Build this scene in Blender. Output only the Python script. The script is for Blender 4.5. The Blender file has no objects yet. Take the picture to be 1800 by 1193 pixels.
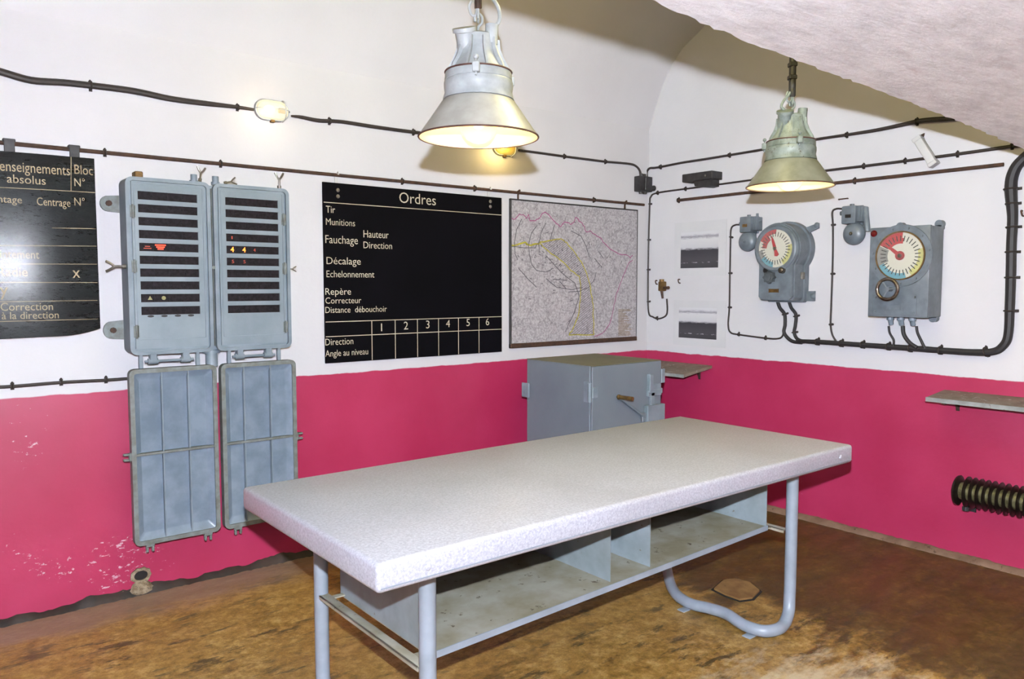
import bpy, bmesh, math, random
from mathutils import Vector, Matrix
R = math.radians
PI = math.pi
random.seed(7)
col = bpy.context.scene.collection

# ------------------------------------------------------------------ camera geometry
F = 1354.0; CX, CY = 900.0, 596.5
CAM = Vector((-4.966, -4.386, 1.6))
VX = Vector((0.78149, -0.04298, 0.62243)); VY = Vector((-0.62392, -0.05384, 0.77963)); VZ = Vector((0, -0.99762, -0.06889))
def ray(px, py):
    c = Vector((px - CX, py - CY, F))
    return Vector((VX.dot(c), VY.dot(c), VZ.dot(c)))
def hit(px, py, ax, val):
    d = ray(px, py); t = (val - CAM[ax]) / d[ax]
    return CAM + d * t
def A(px, py, o=0.0): return hit(px, py, 1, -o)      # point on the back wall plane, o metres in front of it
def B(px, py, o=0.0): return hit(px, py, 0, -o)      # point on the right wall plane

# ------------------------------------------------------------------ materials
ALB = .55
def srgb(c, k=None):
    k = ALB if k is None else k
    return tuple(k*((v/255)/12.92 if v/255 <= .04045 else ((v/255+.055)/1.055)**2.4) for v in c) + (1.0,)
def new_mat(name):
    m = bpy.data.materials.new(name); m.use_nodes = True
    nt = m.node_tree; return m, nt, nt.nodes['Principled BSDF']
def N(nt, kind, **kw):
    n = nt.nodes.new(kind)
    for k, v in kw.items():
        if k in n.inputs: n.inputs[k].default_value = v
        else: setattr(n, k, v)
    return n
def L(nt, a, b): nt.links.new(a, b)
def ramp(nt, fac, stops):
    r = nt.nodes.new('ShaderNodeValToRGB'); e = r.color_ramp.elements
    while len(e) < len(stops): e.new(.5)
    for el, (p, c) in zip(e, stops): el.position = p; el.color = c if len(c) == 4 else srgb(c)
    L(nt, fac, r.inputs[0]); return r.outputs[0]
def mixc(nt, fac, a, b):
    m = nt.nodes.new('ShaderNodeMix'); m.data_type = 'RGBA'
    if isinstance(fac, (int, float)): m.inputs[0].default_value = fac
    else: L(nt, fac, m.inputs[0])
    for i, v in ((6, a), (7, b)):
        if isinstance(v, tuple): m.inputs[i].default_value = v if len(v) == 4 else srgb(v)
        else: L(nt, v, m.inputs[i])
    return m.outputs[2]
def math_(nt, op, a, b=0.0, clamp=False):
    m = nt.nodes.new('ShaderNodeMath'); m.operation = op; m.use_clamp = clamp
    for i, v in ((0, a), (1, b)):
        if isinstance(v, (int, float)): m.inputs[i].default_value = v
        else: L(nt, v, m.inputs[i])
    return m.outputs[0]
def coords(nt, scale=(1, 1, 1)):
    t = nt.nodes.new('ShaderNodeTexCoord'); mp = nt.nodes.new('ShaderNodeMapping')
    mp.inputs['Scale'].default_value = scale; L(nt, t.outputs['Object'], mp.inputs[0]); return mp.outputs[0]
def noise(nt, vec, scale, detail=4, rough=.55):
    n = N(nt, 'ShaderNodeTexNoise', Scale=scale, Detail=detail, Roughness=rough); L(nt, vec, n.inputs['Vector']); return n.outputs['Fac']
def bump(nt, b, h, strength=.3, dist=.01):
    n = N(nt, 'ShaderNodeBump', Strength=strength, Distance=dist); L(nt, h, n.inputs['Height']); L(nt, n.outputs[0], b.inputs['Normal'])

def paint(name, c1, c2=None, rough=.5, metal=0.0, scale=8, spots=None, spot_amt=.68, bmp=.15, bscale=60, spec=.5):
    m, nt, b = new_mat(name); v = coords(nt)
    c2 = c2 or tuple(int(x*.88) for x in c1)
    c = ramp(nt, noise(nt, v, scale), [(.35, c2), (.65, c1)])
    if spots:
        f = ramp(nt, noise(nt, v, scale*3.1, 6, .7), [(spot_amt, (0, 0, 0, 1)), (spot_amt+.05, (1, 1, 1, 1))])
        c = mixc(nt, f, c, spots)
    L(nt, c, b.inputs['Base Color'])
    b.inputs['Roughness'].default_value = rough; b.inputs['Metallic'].default_value = metal
    b.inputs['Specular IOR Level'].default_value = spec
    if bmp: bump(nt, b, noise(nt, v, bscale), bmp, .003)
    return m
def emit(name, c, s):
    m, nt, b = new_mat(name); b.inputs['Base Color'].default_value = srgb(c)
    b.inputs['Emission Color'].default_value = srgb(c); b.inputs['Emission Strength'].default_value = s; return m

M = {}
M['bluegrey'] = paint('blue_grey_paint', (146, 160, 172), (124, 140, 152), .42, 0, 9, (92, 84, 66), .71)
M['cab_face'] = paint('cabinet_face_paint', (150, 163, 174), (132, 147, 158), .42, 0, 5, (128, 122, 100), .74)
M['door_in'] = paint('cabinet_door_paint', (142, 158, 176), (118, 136, 154), .38, 0, 11, (104, 104, 94), .72, .25, 40)
M['worn_rim'] = paint('worn_rim_paint', (134, 142, 142), (108, 112, 104), .5, 0, 25, (150, 110, 60), .66)
M['safe'] = paint('safe_grey_paint', (128, 140, 150), (118, 130, 142), .5, 0, 3, (140, 128, 110), .76, .12)
M['safe_top'] = paint('safe_dusty_top', (140, 134, 104), (122, 116, 84), .6, 0, 4)
M['gauge'] = paint('gauge_grey_paint', (124, 134, 144), (102, 112, 120), .4, 0, 14, (86, 84, 72), .7, .2, 50)
M['lampwhite'] = paint('worn_white_enamel', (205, 210, 214), (176, 182, 184), .4, 0, 18, (146, 120, 100), .68)
M['lampgrey'] = paint('worn_grey_green_paint', (152, 164, 162), (112, 124, 118), .45, 0, 24, (84, 74, 56), .6)
M['shade_pale'] = paint('pale_grey_shade_enamel', (214, 212, 206), (190, 187, 178), .35, 0, 12, (90, 78, 66), .76)
M['shade_dark'] = paint('olive_grey_shade_enamel', (150, 152, 140), (126, 128, 114), .35, 0, 14, (62, 58, 50), .72)
M['reflector'] = paint('white_reflector_enamel', (245, 238, 220), (235, 226, 205), .3, 0, 5, None, .7, 0)
M['rust'] = paint('rusty_iron', (92, 62, 44), (60, 42, 34), .75, .2, 30)
M['rust_rim'] = paint('rusted_rim', (110, 70, 60), (80, 50, 44), .6, 0, 30)
M['blackcable'] = paint('dark_cable_sheath', (52, 40, 36), (32, 26, 24), .6, 0, 40, (92, 78, 64), .66, .3, 90)
M['tarcable'] = paint('black_trunk_cable', (30, 26, 32), (18, 16, 20), .62, 0, 20, (60, 50, 44), .7, .3, 60)
M['clip'] = paint('dark_iron_clip', (58, 46, 40), (36, 28, 26), .6, .3, 40)
M['board'] = paint('board_black', (12, 11, 18), (8, 8, 13), .7, 0, 3, None, .7, .05, 10, .05)
M['letters'] = paint('cream_lettering', (232, 222, 198), (220, 208, 184), .6, 0, 8, None, .7, 0)
M['oldletters'] = paint('faded_gold_lettering', (190, 172, 136), (160, 142, 108), .6, 0, 8, None, .7, 0)
M['tabletop'] = None
M['tubeleg'] = paint('grey_tube_paint', (176, 188, 202), (160, 172, 184), .4, 0, 10, (110, 96, 66), .70)
M['sheet'] = paint('shelf_sheet_paint', (176, 190, 198), (150, 162, 164), .5, 0, 6, (124, 104, 66), .66)
M['dusty'] = paint('dusty_shelf_paint', (200, 197, 182), (164, 156, 128), .7, 0, 6, (96, 80, 50), .62, .3, 40)
M['wood_edge'] = paint('grey_weathered_plank', (168, 170, 170), (138, 140, 138), .6, 0, 12, (110, 84, 64), .62, .3, 30)
M['dusty_wood'] = paint('dusty_brown_plank', (150, 138, 122), (120, 104, 88), .7, 0, 9, (190, 188, 184), .6, .3, 30)
M['radiator'] = paint('dark_radiator_fin', (62, 50, 42), (40, 32, 28), .4, .5, 30)
M['radcore'] = paint('radiator_core_metal', (150, 144, 104), (96, 90, 60), .35, .5, 40)
M['steel'] = paint('bare_steel', (170, 166, 158), (130, 124, 112), .3, .8, 30)
M['brass'] = paint('worn_brass', (150, 118, 70), (110, 84, 50), .45, .6, 30)
M['slot'] = paint('dark_indicator_glass', (42, 36, 42), (22, 19, 24), .6, 0, 60, (96, 90, 94), .66, .1, 60, .12)
M['dial'] = paint('cream_dial', (232, 228, 212), (226, 222, 206), .4, 0, 5, None, .7, 0)
M['red'] = paint('red_enamel', (196, 6, 26), (180, 4, 20), .4, 0, 5, None, .7, 0)
M['dialgrey'] = paint('dial_grey', (150, 150, 146), None, .4, 0, 5, None, .7, 0)
M['dialblue'] = paint('dial_blue', (96, 170, 186), (90, 160, 180), .4, 0, 30, None, .7, 0)
M['dialyellow'] = paint('dial_yellow', (222, 218, 130), None, .4, 0, 30, None, .7, 0)
M['black'] = paint('black_mark', (18, 18, 20), None, .4, 0, 5, None, .7, 0)
M['chrome'] = paint('worn_chrome', (180, 172, 160), (110, 96, 84), .22, .9, 25, None, .7, .1)
M['knob'] = paint('dark_grey_knob', (92, 100, 106), (66, 72, 76), .45, 0, 20)
M['redlens'] = paint('dark_red_lens', (110, 8, 16), None, .1, 0, 5, None, .7, 0)
M['paper'] = paint('white_paper', (226, 224, 226), (220, 218, 222), .8, 0, 5, None, .7, 0)
M['whiteplastic'] = paint('white_plastic', (226, 224, 224), (214, 212, 212), .4, 0, 5, None, .7, 0)
M['darkiron'] = paint('black_iron', (56, 54, 56), (34, 32, 34), .5, .2, 25, (90, 66, 56), .64)
M['plaster'] = paint('broken_plaster', (176, 160, 134), (120, 100, 70), .85, 0, 30, (60, 46, 34), .58, .6, 30)
M['hole'] = paint('dark_hollow', (30, 24, 20), None, .9)
M['magenta'] = paint('magenta_ink', (176, 50, 130), None, .6, 0, 5, None, .7, 0)
M['yellowink'] = paint('yellow_green_ink', (206, 196, 50), (170, 158, 50), .6, 0, 60, None, .7, 0)
M['ink'] = paint('dark_ink', (84, 82, 92), None, .6, 0, 5, None, .7, 0)
M['hatchink'] = paint('violet_hatch_ink', (120, 104, 132), (120, 112, 110), .6, 0, 60, None, .7, 0)
M['brownink'] = paint('brown_ink', (150, 120, 70), None, .6, 0, 5, None, .7, 0)
M['litred'] = emit('lit_red_indicator', (255, 70, 40), 3.0)
M['litdim'] = emit('dim_red_indicator', (190, 70, 40), .35)
M['litorange'] = emit('lit_orange_digit', (255, 140, 50), 3.5)
M['paleyellow'] = paint('pale_yellow_mark', (176, 170, 110), None, .5, 0, 5, None, .7, 0)
M['filament'] = emit('glowing_filament_bulb', (255, 214, 130), 5)
M['filament2'] = emit('glowing_yellow_bulb', (255, 214, 110), 6)

def glassmat(name, tint, emi, alpha):
    m, nt, b = new_mat(name); out = nt.nodes['Material Output']
    b.inputs['Base Color'].default_value = srgb(tint); b.inputs['Roughness'].default_value = .08
    b.inputs['Emission Color'].default_value = srgb(tint, 1); b.inputs['Emission Strength'].default_value = emi
    t = nt.nodes.new('ShaderNodeBsdfTransparent'); mx = nt.nodes.new('ShaderNodeMixShader')
    fr = N(nt, 'ShaderNodeLayerWeight', Blend=.35)
    f = math_(nt, 'ADD', math_(nt, 'MULTIPLY', fr.outputs['Facing'], .5), alpha, True)
    L(nt, f, mx.inputs[0]); L(nt, t.outputs[0], mx.inputs[1]); L(nt, b.outputs[0], mx.inputs[2])
    L(nt, mx.outputs[0], out.inputs[0]); return m
M['globe'] = glassmat('clear_glass_globe', (240, 200, 130), .5, .35)
M['lens'] = glassmat('bulkhead_glass', (255, 240, 205), .9, .3)
M['dialglass'] = glassmat('dial_glass', (240, 240, 240), 0, .03)

# table top: pale grey paint, faint mottling, semi gloss
m, nt, b = new_mat('mottled_table_paint'); v = coords(nt)
c = ramp(nt, noise(nt, v, 120, 5, .75), [(.38, srgb((190, 192, 206), .58)), (.64, srgb((222, 225, 238), .62))])
c = mixc(nt, ramp(nt, noise(nt, v, 2.2, 3), [(.45, (0, 0, 0, 1)), (.75, (.35, .35, .35, 1))]), c, (176, 174, 178))
L(nt, c, b.inputs['Base Color']); b.inputs['Roughness'].default_value = .36
bump(nt, b, noise(nt, v, 90, 4, .7), .1, .002); M['tabletop'] = m

# crumpled glossy board
m, nt, b = new_mat('glossy_crinkled_board'); v = coords(nt, (1, 1, 2.2))
L(nt, ramp(nt, noise(nt, v, 4), [(.3, (14, 20, 24)), (.7, (34, 44, 48))]), b.inputs['Base Color'])
L(nt, ramp(nt, noise(nt, coords(nt, (1, 1, 3)), 9, 8, .8), [(.38, (.18, .18, .18, 1)), (.6, (.5, .5, .5, 1))]), b.inputs['Roughness'])
h = math_(nt, 'ADD', math_(nt, 'MULTIPLY', noise(nt, v, 7, 3), 2.6), math_(nt, 'MULTIPLY', noise(nt, v, 55, 5, .7), .6))
b.inputs['Coat Weight'].default_value = .12; b.inputs['Coat Roughness'].default_value = .2
bump(nt, b, h, 1.0, .03); M['glossboard'] = m

# map print
m, nt, b = new_mat('printed_map_paper'); v = coords(nt)
n1 = noise(nt, v, 14, 8, .75)
con = math_(nt, 'FRACT', math_(nt, 'MULTIPLY', n1, 22.0))
lines = ramp(nt, con, [(.0, (1, 1, 1, 1)), (.16, (.25, .25, .25, 1)), (.3, (0, 0, 0, 1))])
base = ramp(nt, noise(nt, v, 60, 8, .8), [(.38, (150, 144, 150)), (.6, (214, 208, 212))])
c = mixc(nt, math_(nt, 'MULTIPLY', lines, .45), base, (116, 112, 118))
vo = N(nt, 'ShaderNodeTexVoronoi', Scale=9.0, feature='DISTANCE_TO_EDGE'); 
nv = N(nt, 'ShaderNodeTexNoise', Scale=12.0); L(nt, v, nv.inputs['Vector'])
mv = nt.nodes.new('ShaderNodeMix'); mv.data_type = 'VECTOR'; mv.inputs[0].default_value = .12
L(nt, v, mv.inputs[4]); L(nt, nv.outputs['Color'], mv.inputs[5]); L(nt, mv.outputs[1], vo.inputs['Vector'])
rd = ramp(nt, vo.outputs[0], [(.0, (1, 1, 1, 1)), (.035, (0, 0, 0, 1))])
c = mixc(nt, math_(nt, 'MULTIPLY', rd, .5), c, (110, 106, 112))
L(nt, c, b.inputs['Base Color']); b.inputs['Roughness'].default_value = .6; M['map'] = m

# landscape snapshots: bands of tone, they are printed pictures
def snap(name, seed):
    m, nt, b = new_mat(name); t = nt.nodes.new('ShaderNodeTexCoord'); sp = nt.nodes.new('ShaderNodeSeparateXYZ')
    L(nt, t.outputs['Generated'], sp.inputs[0])
    mp = N(nt, 'ShaderNodeMapping'); mp.inputs['Scale'].default_value = (3, 1, 9); mp.inputs['Location'].default_value = (seed, 0, seed)
    L(nt, t.outputs['Generated'], mp.inputs[0]); nz = noise(nt, mp.outputs[0], 2.0, 6, .7)
    z = math_(nt, 'ADD', sp.outputs['Z'], math_(nt, 'MULTIPLY', math_(nt, 'SUBTRACT', nz, .5), .16))
    c = ramp(nt, z, [(.0, (60, 60, 66)), (.22, (74, 72, 78)), (.5, (52, 52, 60)), (.56, (214, 212, 218)), (.8, (226, 224, 228)), (.86, (150, 150, 158)), (.93, (224, 222, 228))])
    blob = ramp(nt, math_(nt, 'MULTIPLY', nz, ramp(nt, sp.outputs['Z'], [(.05, (0, 0, 0, 1)), (.15, (1, 1, 1, 1)), (.3, (0, 0, 0, 1))])), [(.5, (0, 0, 0, 1)), (.56, (1, 1, 1, 1))])
    c = mixc(nt, blob, c, (226, 224, 228))
    L(nt, c, b.inputs['Base Color']); b.inputs['Roughness'].default_value = .5; return m
M['snap1'] = snap('snapshot_print', 3.1); M['snap2'] = snap('snapshot_print_dark', 8.4)

# plastered wall: white above, red-pink dado below 1.06 m
def wallmat(name, dado=True, scuff=1.0):
    m, nt, b = new_mat(name); v = coords(nt)
    sp = nt.nodes.new('ShaderNodeSeparateXYZ'); L(nt, v, sp.inputs[0])
    white = ramp(nt, noise(nt, v, 1.6, 5), [(.3, (221, 218, 222)), (.7, (230, 227, 231))])
    c = white; rgh = .62
    big = noise(nt, v, 3, 4); fine = noise(nt, v, 38, 6, .65)
    spk = ramp(nt, noise(nt, v, 26, 3, .6), [(.79, (0, 0, 0, 1)), (.82, (.6, .6, .6, 1))])
    c = mixc(nt, spk, c, (150, 126, 100))
    if dado:
        pink = ramp(nt, noise(nt, v, 2.1, 5), [(.3, (182, 38, 84)), (.7, (198, 54, 100))])
        vs = coords(nt, (9, 9, 18)); s1 = noise(nt, vs, 2.4, 7, .75)
        msk = noise(nt, v, 2.3, 2)
        lowleft = math_(nt, 'MULTIPLY', math_(nt, 'SUBTRACT', -2.9, sp.outputs['X'], True), 1.3, True)
        k = math_(nt, 'MULTIPLY', math_(nt, 'MULTIPLY', s1, math_(nt, 'ADD', msk, .42)), math_(nt, 'ADD', math_(nt, 'MULTIPLY', lowleft, .16), .86))
        sc = ramp(nt, k, [(.635, (0, 0, 0, 1)), (.655, (1, 1, 1, 1))])
        pink = mixc(nt, sc, pink, (226, 190, 200))
        z = math_(nt, 'ADD', sp.outputs['Z'], math_(nt, 'MULTIPLY', math_(nt, 'SUBTRACT', noise(nt, v, 8, 3), .5), .022))
        f = ramp(nt, math_(nt, 'MULTIPLY', math_(nt, 'SUBTRACT', z, 1.058), 200.0, True), [(0, (0, 0, 0, 1)), (1, (1, 1, 1, 1))])
        c = mixc(nt, f, pink, c)
        L(nt, math_(nt, 'ADD', math_(nt, 'MULTIPLY', f, .15), .42), b.inputs['Roughness'])
    else: b.inputs['Roughness'].default_value = rgh
    L(nt, c, b.inputs['Base Color'])
    bump(nt, b, math_(nt, 'ADD', big, math_(nt, 'MULTIPLY', fine, .14)), .35, .012)
    return m
M['wall'] = wallmat('painted_plaster_wall'); M['vault'] = wallmat('white_plaster_vault', False)
m, nt, b = new_mat('rough_whitewash'); v = coords(nt, (1, 1, 1)); vs = coords(nt, (1.0, 2.6, 1))
c = ramp(nt, noise(nt, vs, 6, 6, .7), [(.32, srgb((214, 216, 226), .95)), (.6, srgb((238, 240, 250), .98))])
sp = nt.nodes.new('ShaderNodeSeparateXYZ'); L(nt, v, sp.inputs[0])
mk = math_(nt, 'MULTIPLY', math_(nt, 'ADD', sp.outputs['X'], 3.6, True), .9, True)
st = math_(nt, 'MULTIPLY', noise(nt, vs, 2.6, 6, .75), mk)
c = mixc(nt, ramp(nt, st, [(.5, (0, 0, 0, 1)), (.68, (.6, .6, .6, 1))]), c, srgb((196, 176, 184), .8))
L(nt, c, b.inputs['Base Color']); b.inputs['Roughness'].default_value = .7
bump(nt, b, noise(nt, vs, 16, 8, .7), .4, .012); M['soffit'] = m

# concrete floor: ochre with dark brown damp stains, pale worn area and a grey strip by the back wall
m, nt, b = new_mat('stained_concrete_floor'); v = coords(nt); va = coords(nt, (1, 2.4, 1))
sp = nt.nodes.new('ShaderNodeSeparateXYZ'); L(nt, v, sp.inputs[0]); X = sp.outputs['X']; Y = sp.outputs['Y']
och = ramp(nt, noise(nt, v, 16, 12, .82), [(.34, (108, 78, 30)), (.5, (182, 140, 66)), (.64, (226, 188, 118))])
drk = ramp(nt, noise(nt, v, 14, 12, .82), [(.34, (50, 38, 10)), (.52, (88, 66, 20)), (.68, (150, 118, 54))])
nb = noise(nt, va, 1.5, 6, .68)
g = math_(nt, 'MULTIPLY', math_(nt, 'ADD', X, 1.75), .45)                     # damper towards the right wall
g = math_(nt, 'MINIMUM', math_(nt, 'MAXIMUM', g, -.12), .3)
c = mixc(nt, ramp(nt, math_(nt, 'ADD', nb, g), [(.5, (0, 0, 0, 1)), (.6, (.92, .92, .92, 1))]), och, drk)
d1 = noise(nt, coords(nt, (1.3, 3.6, 1)), 2.6, 8, .72)
c = mixc(nt, ramp(nt, d1, [(.55, (0, 0, 0, 1)), (.62, (.8, .8, .8, 1))]), c, (70, 58, 34))
dx = math_(nt, 'MULTIPLY', math_(nt, 'ADD', X, 2.35), 1.3); dy = math_(nt, 'MULTIPLY', math_(nt, 'ADD', Y, 2.95), 1.9)
dd = math_(nt, 'SQRT', math_(nt, 'ADD', math_(nt, 'MULTIPLY', dx, dx), math_(nt, 'MULTIPLY', dy, dy)))
pale = math_(nt, 'SUBTRACT', math_(nt, 'ADD', 1.0, math_(nt, 'MULTIPLY', math_(nt, 'SUBTRACT', noise(nt, va, 5, 8, .75), .5), 2.2)), dd)
c = mixc(nt, ramp(nt, pale, [(.0, (0, 0, 0, 1)), (.5, (.85, .85, .85, 1))]), c, (232, 214, 182))
st = math_(nt, 'ADD', math_(nt, 'MULTIPLY', Y, 2.4), math_(nt, 'ADD', math_(nt, 'MULTIPLY', noise(nt, va, 4, 8, .7), 1.3), .45))
c = mixc(nt, ramp(nt, st, [(.2, (0, 0, 0, 1)), (.6, (.8, .8, .8, 1))]), c, (160, 134, 116))
crk = ramp(nt, noise(nt, v, 20, 8, .8), [(.66, (0, 0, 0, 1)), (.74, (.6, .6, .6, 1))])
c = mixc(nt, crk, c, (66, 52, 32))
L(nt, c, b.inputs['Base Color']); L(nt, ramp(nt, nb, [(.4, (.55, .55, .55, 1)), (.6, (.34, .34, .34, 1))]), b.inputs['Roughness'])
bump(nt, b, noise(nt, v, 24, 8, .7), .4, .01); M['floor'] = m
M['kerb'] = paint('bare_concrete_fillet', (150, 120, 98), (120, 92, 70), .8, 0, 9, (90, 62, 40), .6, .5, 30)
M['dirt'] = paint('dark_damp_joint', (58, 38, 26), (26, 18, 14), .7, 0, 14, (150, 130, 104), .68, .6, 30)

# ------------------------------------------------------------------ mesh helpers
class MB:
    def __init__(s): s.bm = bmesh.new()
    def box(s, x0, x1, y0, y1, z0, z1, bev=0.0, seg=2, mat=None):
        r = bmesh.ops.create_cube(s.bm, size=1.0)
        vs = r['verts']
        for v in vs:
            v.co = Vector(((x0+x1)/2 + v.co.x*(x1-x0), (y0+y1)/2 + v.co.y*(y1-y0), (z0+z1)/2 + v.co.z*(z1-z0)))
        if bev > 0:
            es = list({e for v in vs for e in v.link_edges})
            r2 = bmesh.ops.bevel(s.bm, geom=es, offset=bev, segments=seg, profile=.5, affect='EDGES')
            vs = list({v for f in r2['faces'] for v in f.verts} | {v for v in vs if v.is_valid})
        if mat is not None: bmesh.ops.transform(s.bm, matrix=mat, verts=vs)
        return s
    def cyl(s, p, q, r, r2=None, n=20, caps=True):
        p = Vector(p); q = Vector(q); d = q-p; r2 = r if r2 is None else r2
        m = Matrix.Translation((p+q)/2) @ d.to_track_quat('Z', 'Y').to_matrix().to_4x4()
        bmesh.ops.create_cone(s.bm, cap_ends=caps, segments=n, radius1=r, radius2=r2, depth=d.length, matrix=m); return s
    def ball(s, c, r, sc=(1, 1, 1), n=20):
        m = Matrix.Translation(Vector(c)) @ Matrix.Diagonal((r*sc[0], r*sc[1], r*sc[2], 1))
        bmesh.ops.create_uvsphere(s.bm, u_segments=n, v_segments=max(8, n//2), radius=1, matrix=m); return s
    def poly(s, pts, off):                     # polygon extruded by vector off
        off = Vector(off); a = [s.bm.verts.new(Vector(p)) for p in pts]; b_ = [s.bm.verts.new(Vector(p)+off) for p in pts]
        n = len(pts)
        s.bm.faces.new(a); s.bm.faces.new(b_[::-1])
        for i in range(n): s.bm.faces.new((a[i], b_[i], b_[(i+1) % n], a[(i+1) % n]))
        return s
    def ring(s, outer, inner, off):            # frame between two outlines with equal counts
        off = Vector(off); n = len(outer)
        o0 = [s.bm.verts.new(Vector(p)) for p in outer]; i0 = [s.bm.verts.new(Vector(p)) for p in inner]
        o1 = [s.bm.verts.new(Vector(p)+off) for p in outer]; i1 = [s.bm.verts.new(Vector(p)+off) for p in inner]
        for k in range(n):
            j = (k+1) % n
            for q in ((o0[k], o0[j], i0[j], i0[k]), (o1[k], i1[k], i1[j], o1[j]), (o0[k], o1[k], o1[j], o0[j]), (i0[k], i0[j], i1[j], i1[k])):
                s.bm.faces.new(q)
        return s
    def lathe(s, prof, c=(0, 0, 0), n=48, axis='z', flute=None):
        c = Vector(c); rings = []
        for r, h in prof:
            ring = []
            for k in range(n):
                a = 2*PI*k/n; rr = r*(1 + (flute(a, h) if flute else 0))
                p = Vector((rr*math.cos(a), rr*math.sin(a), h))
                if axis == 'y': p = Vector((p.x, -h, p.y))
                if axis == 'x': p = Vector((h, p.x, p.y))
                ring.append(s.bm.verts.new(c+p))
            rings.append(ring)
        for a, b_ in zip(rings, rings[1:]):
            for k in range(n): s.bm.faces.new((a[k], a[(k+1) % n], b_[(k+1) % n], b_[k]))
        return s
    def tube(s, pts, r, n=10, smooth=6, caps=True):
        pts = [Vector(p) for p in pts]
        rs = r if isinstance(r, (list, tuple)) else [r]*len(pts)
        if smooth > 1 and len(pts) > 2:
            P = [pts[0]*2-pts[1]] + pts + [pts[-1]*2-pts[-2]]; out = []; ro = []
            for i in range(1, len(P)-2):
                for k in range(smooth):
                    t = k/smooth; a, b_, c, d = P[i-1:i+3]
                    out.append(.5*((2*b_)+(c-a)*t+(2*a-5*b_+4*c-d)*t*t+(3*b_-a-3*c+d)*t**3)); ro.append(rs[i-1]*(1-t)+rs[i]*t)
            out.append(pts[-1]); ro.append(rs[-1]); pts, rs = out, ro
        prev = None; rings = []
        for i, p in enumerate(pts):
            t = (pts[min(i+1, len(pts)-1)] - pts[max(i-1, 0)])
            if t.length < 1e-9: t = Vector((0, 0, 1))
            t.normalize()
            if prev is None:
                u = t.cross(Vector((0, 0, 1)))
                if u.length < .1: u = t.cross(Vector((1, 0, 0)))
            else: u = prev - t*prev.dot(t)
            u.normalize(); prev = u; w = t.cross(u)
            rings.append([s.bm.verts.new(p+(u*math.cos(2*PI*k/n)+w*math.sin(2*PI*k/n))*rs[i]) for k in range(n)])
        for a, b_ in zip(rings, rings[1:]):
            for k in range(n): s.bm.faces.new((a[k], a[(k+1) % n], b_[(k+1) % n], b_[k]))
        if caps: s.bm.faces.new(rings[0][::-1]); s.bm.faces.new(rings[-1])
        return s
    def xf(s, m): bmesh.ops.transform(s.bm, matrix=m, verts=s.bm.verts[:]); return s
    def build(s, name, mat, parent=None, smooth=35, label=None, local=True):
        bmesh.ops.recalc_face_normals(s.bm, faces=s.bm.faces[:])
        me = bpy.data.meshes.new(name); s.bm.to_mesh(me); s.bm.free()
        me.materials.append(mat)
        if smooth:
            for p in me.polygons: p.use_smooth = True
            me.set_sharp_from_angle(angle=R(smooth))
        o = bpy.data.objects.new(name, me); col.objects.link(o)
        if parent: o.parent = parent
        if label: o['label'] = label
        return o
def rrect(x0, x1, z0, z1, r, y=0.0, n=5):
    pts = []
    for cx, cz, a0 in ((x1-r, z1-r, 0), (x0+r, z1-r, 90), (x0+r, z0+r, 180), (x1-r, z0+r, 270)):
        for k in range(n+1):
            a = R(a0+90*k/n); pts.append((cx+r*math.cos(a), y, cz+r*math.sin(a)))
    return pts
def tag(o, label, cat, group=None):
    o['label'] = label; o['category'] = cat
    if group: o['group'] = group
    return o
def thing(name, loc, rz, label, cat, group=None):
    o = bpy.data.objects.new(name, None); col.objects.link(o); o.location = loc; o.rotation_euler = (0, 0, rz)
    o.empty_display_size = .1
    return tag(o, label, cat, group)
def on_back(name, x, z, label, cat, group=None): return thing(name, (x, 0, z), 0, label, cat, group)
def on_right(name, y, z, label, cat, group=None): return thing(name, (0, y, z), R(-90), label, cat, group)
def struct(o): o['kind'] = 'structure'; return o
def dupe(root, loc, rz, label, group=None):
    def rec(o, par):
        c = o.copy(); col.objects.link(c); c.parent = par
        for ch in [x for x in bpy.data.objects if x.parent == o]: rec(ch, c)
        return c
    c = rec(root, None); c.location = loc; c.rotation_euler = (0, 0, rz); c['label'] = label
    if group: c['group'] = group
    return c

def text_bm(mb, body, x, z, w, cap, y=0.0, thick=.0008, off=.0, align='l', slant=0):
    """writes body into mb in the xz plane, front towards -y; left end x, baseline z, total width w, capital height cap"""
    cu = bpy.data.curves.new('t', 'FONT'); cu.body = body; cu.size = 1.0; cu.extrude = 0; cu.resolution_u = 3; cu.offset = off
    ob = bpy.data.objects.new('t', cu); me = bpy.data.meshes.new_from_object(ob)
    xs = [v.co.x for v in me.vertices]; x0, x1 = min(xs), max(xs)
    sy = cap/.70; sx = (w/(x1-x0)) if w else sy
    b2 = bmesh.new(); b2.from_mesh(me)
    bmesh.ops.solidify
    vm = [mb.bm.verts.new((x+(v.co.x-x0)*sx + slant*v.co.y*sy, y, z+v.co.y*sy)) for v in b2.verts]
    vt = [mb.bm.verts.new((p.co.x, y-thick, p.co.z)) for p in vm]
    b2.verts.index_update()
    for f in b2.faces:
        mb.bm.faces.new([vt[v.index] for v in f.verts])
    for e in b2.edges:
        if len(e.link_faces) == 1:
            a, c = e.verts[0].index, e.verts[1].index
            mb.bm.faces.new((vm[a], vm[c], vt[c], vt[a]))
    b2.free(); bpy.data.meshes.remove(me); bpy.data.objects.remove(ob); bpy.data.curves.remove(cu)
    return mb

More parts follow.
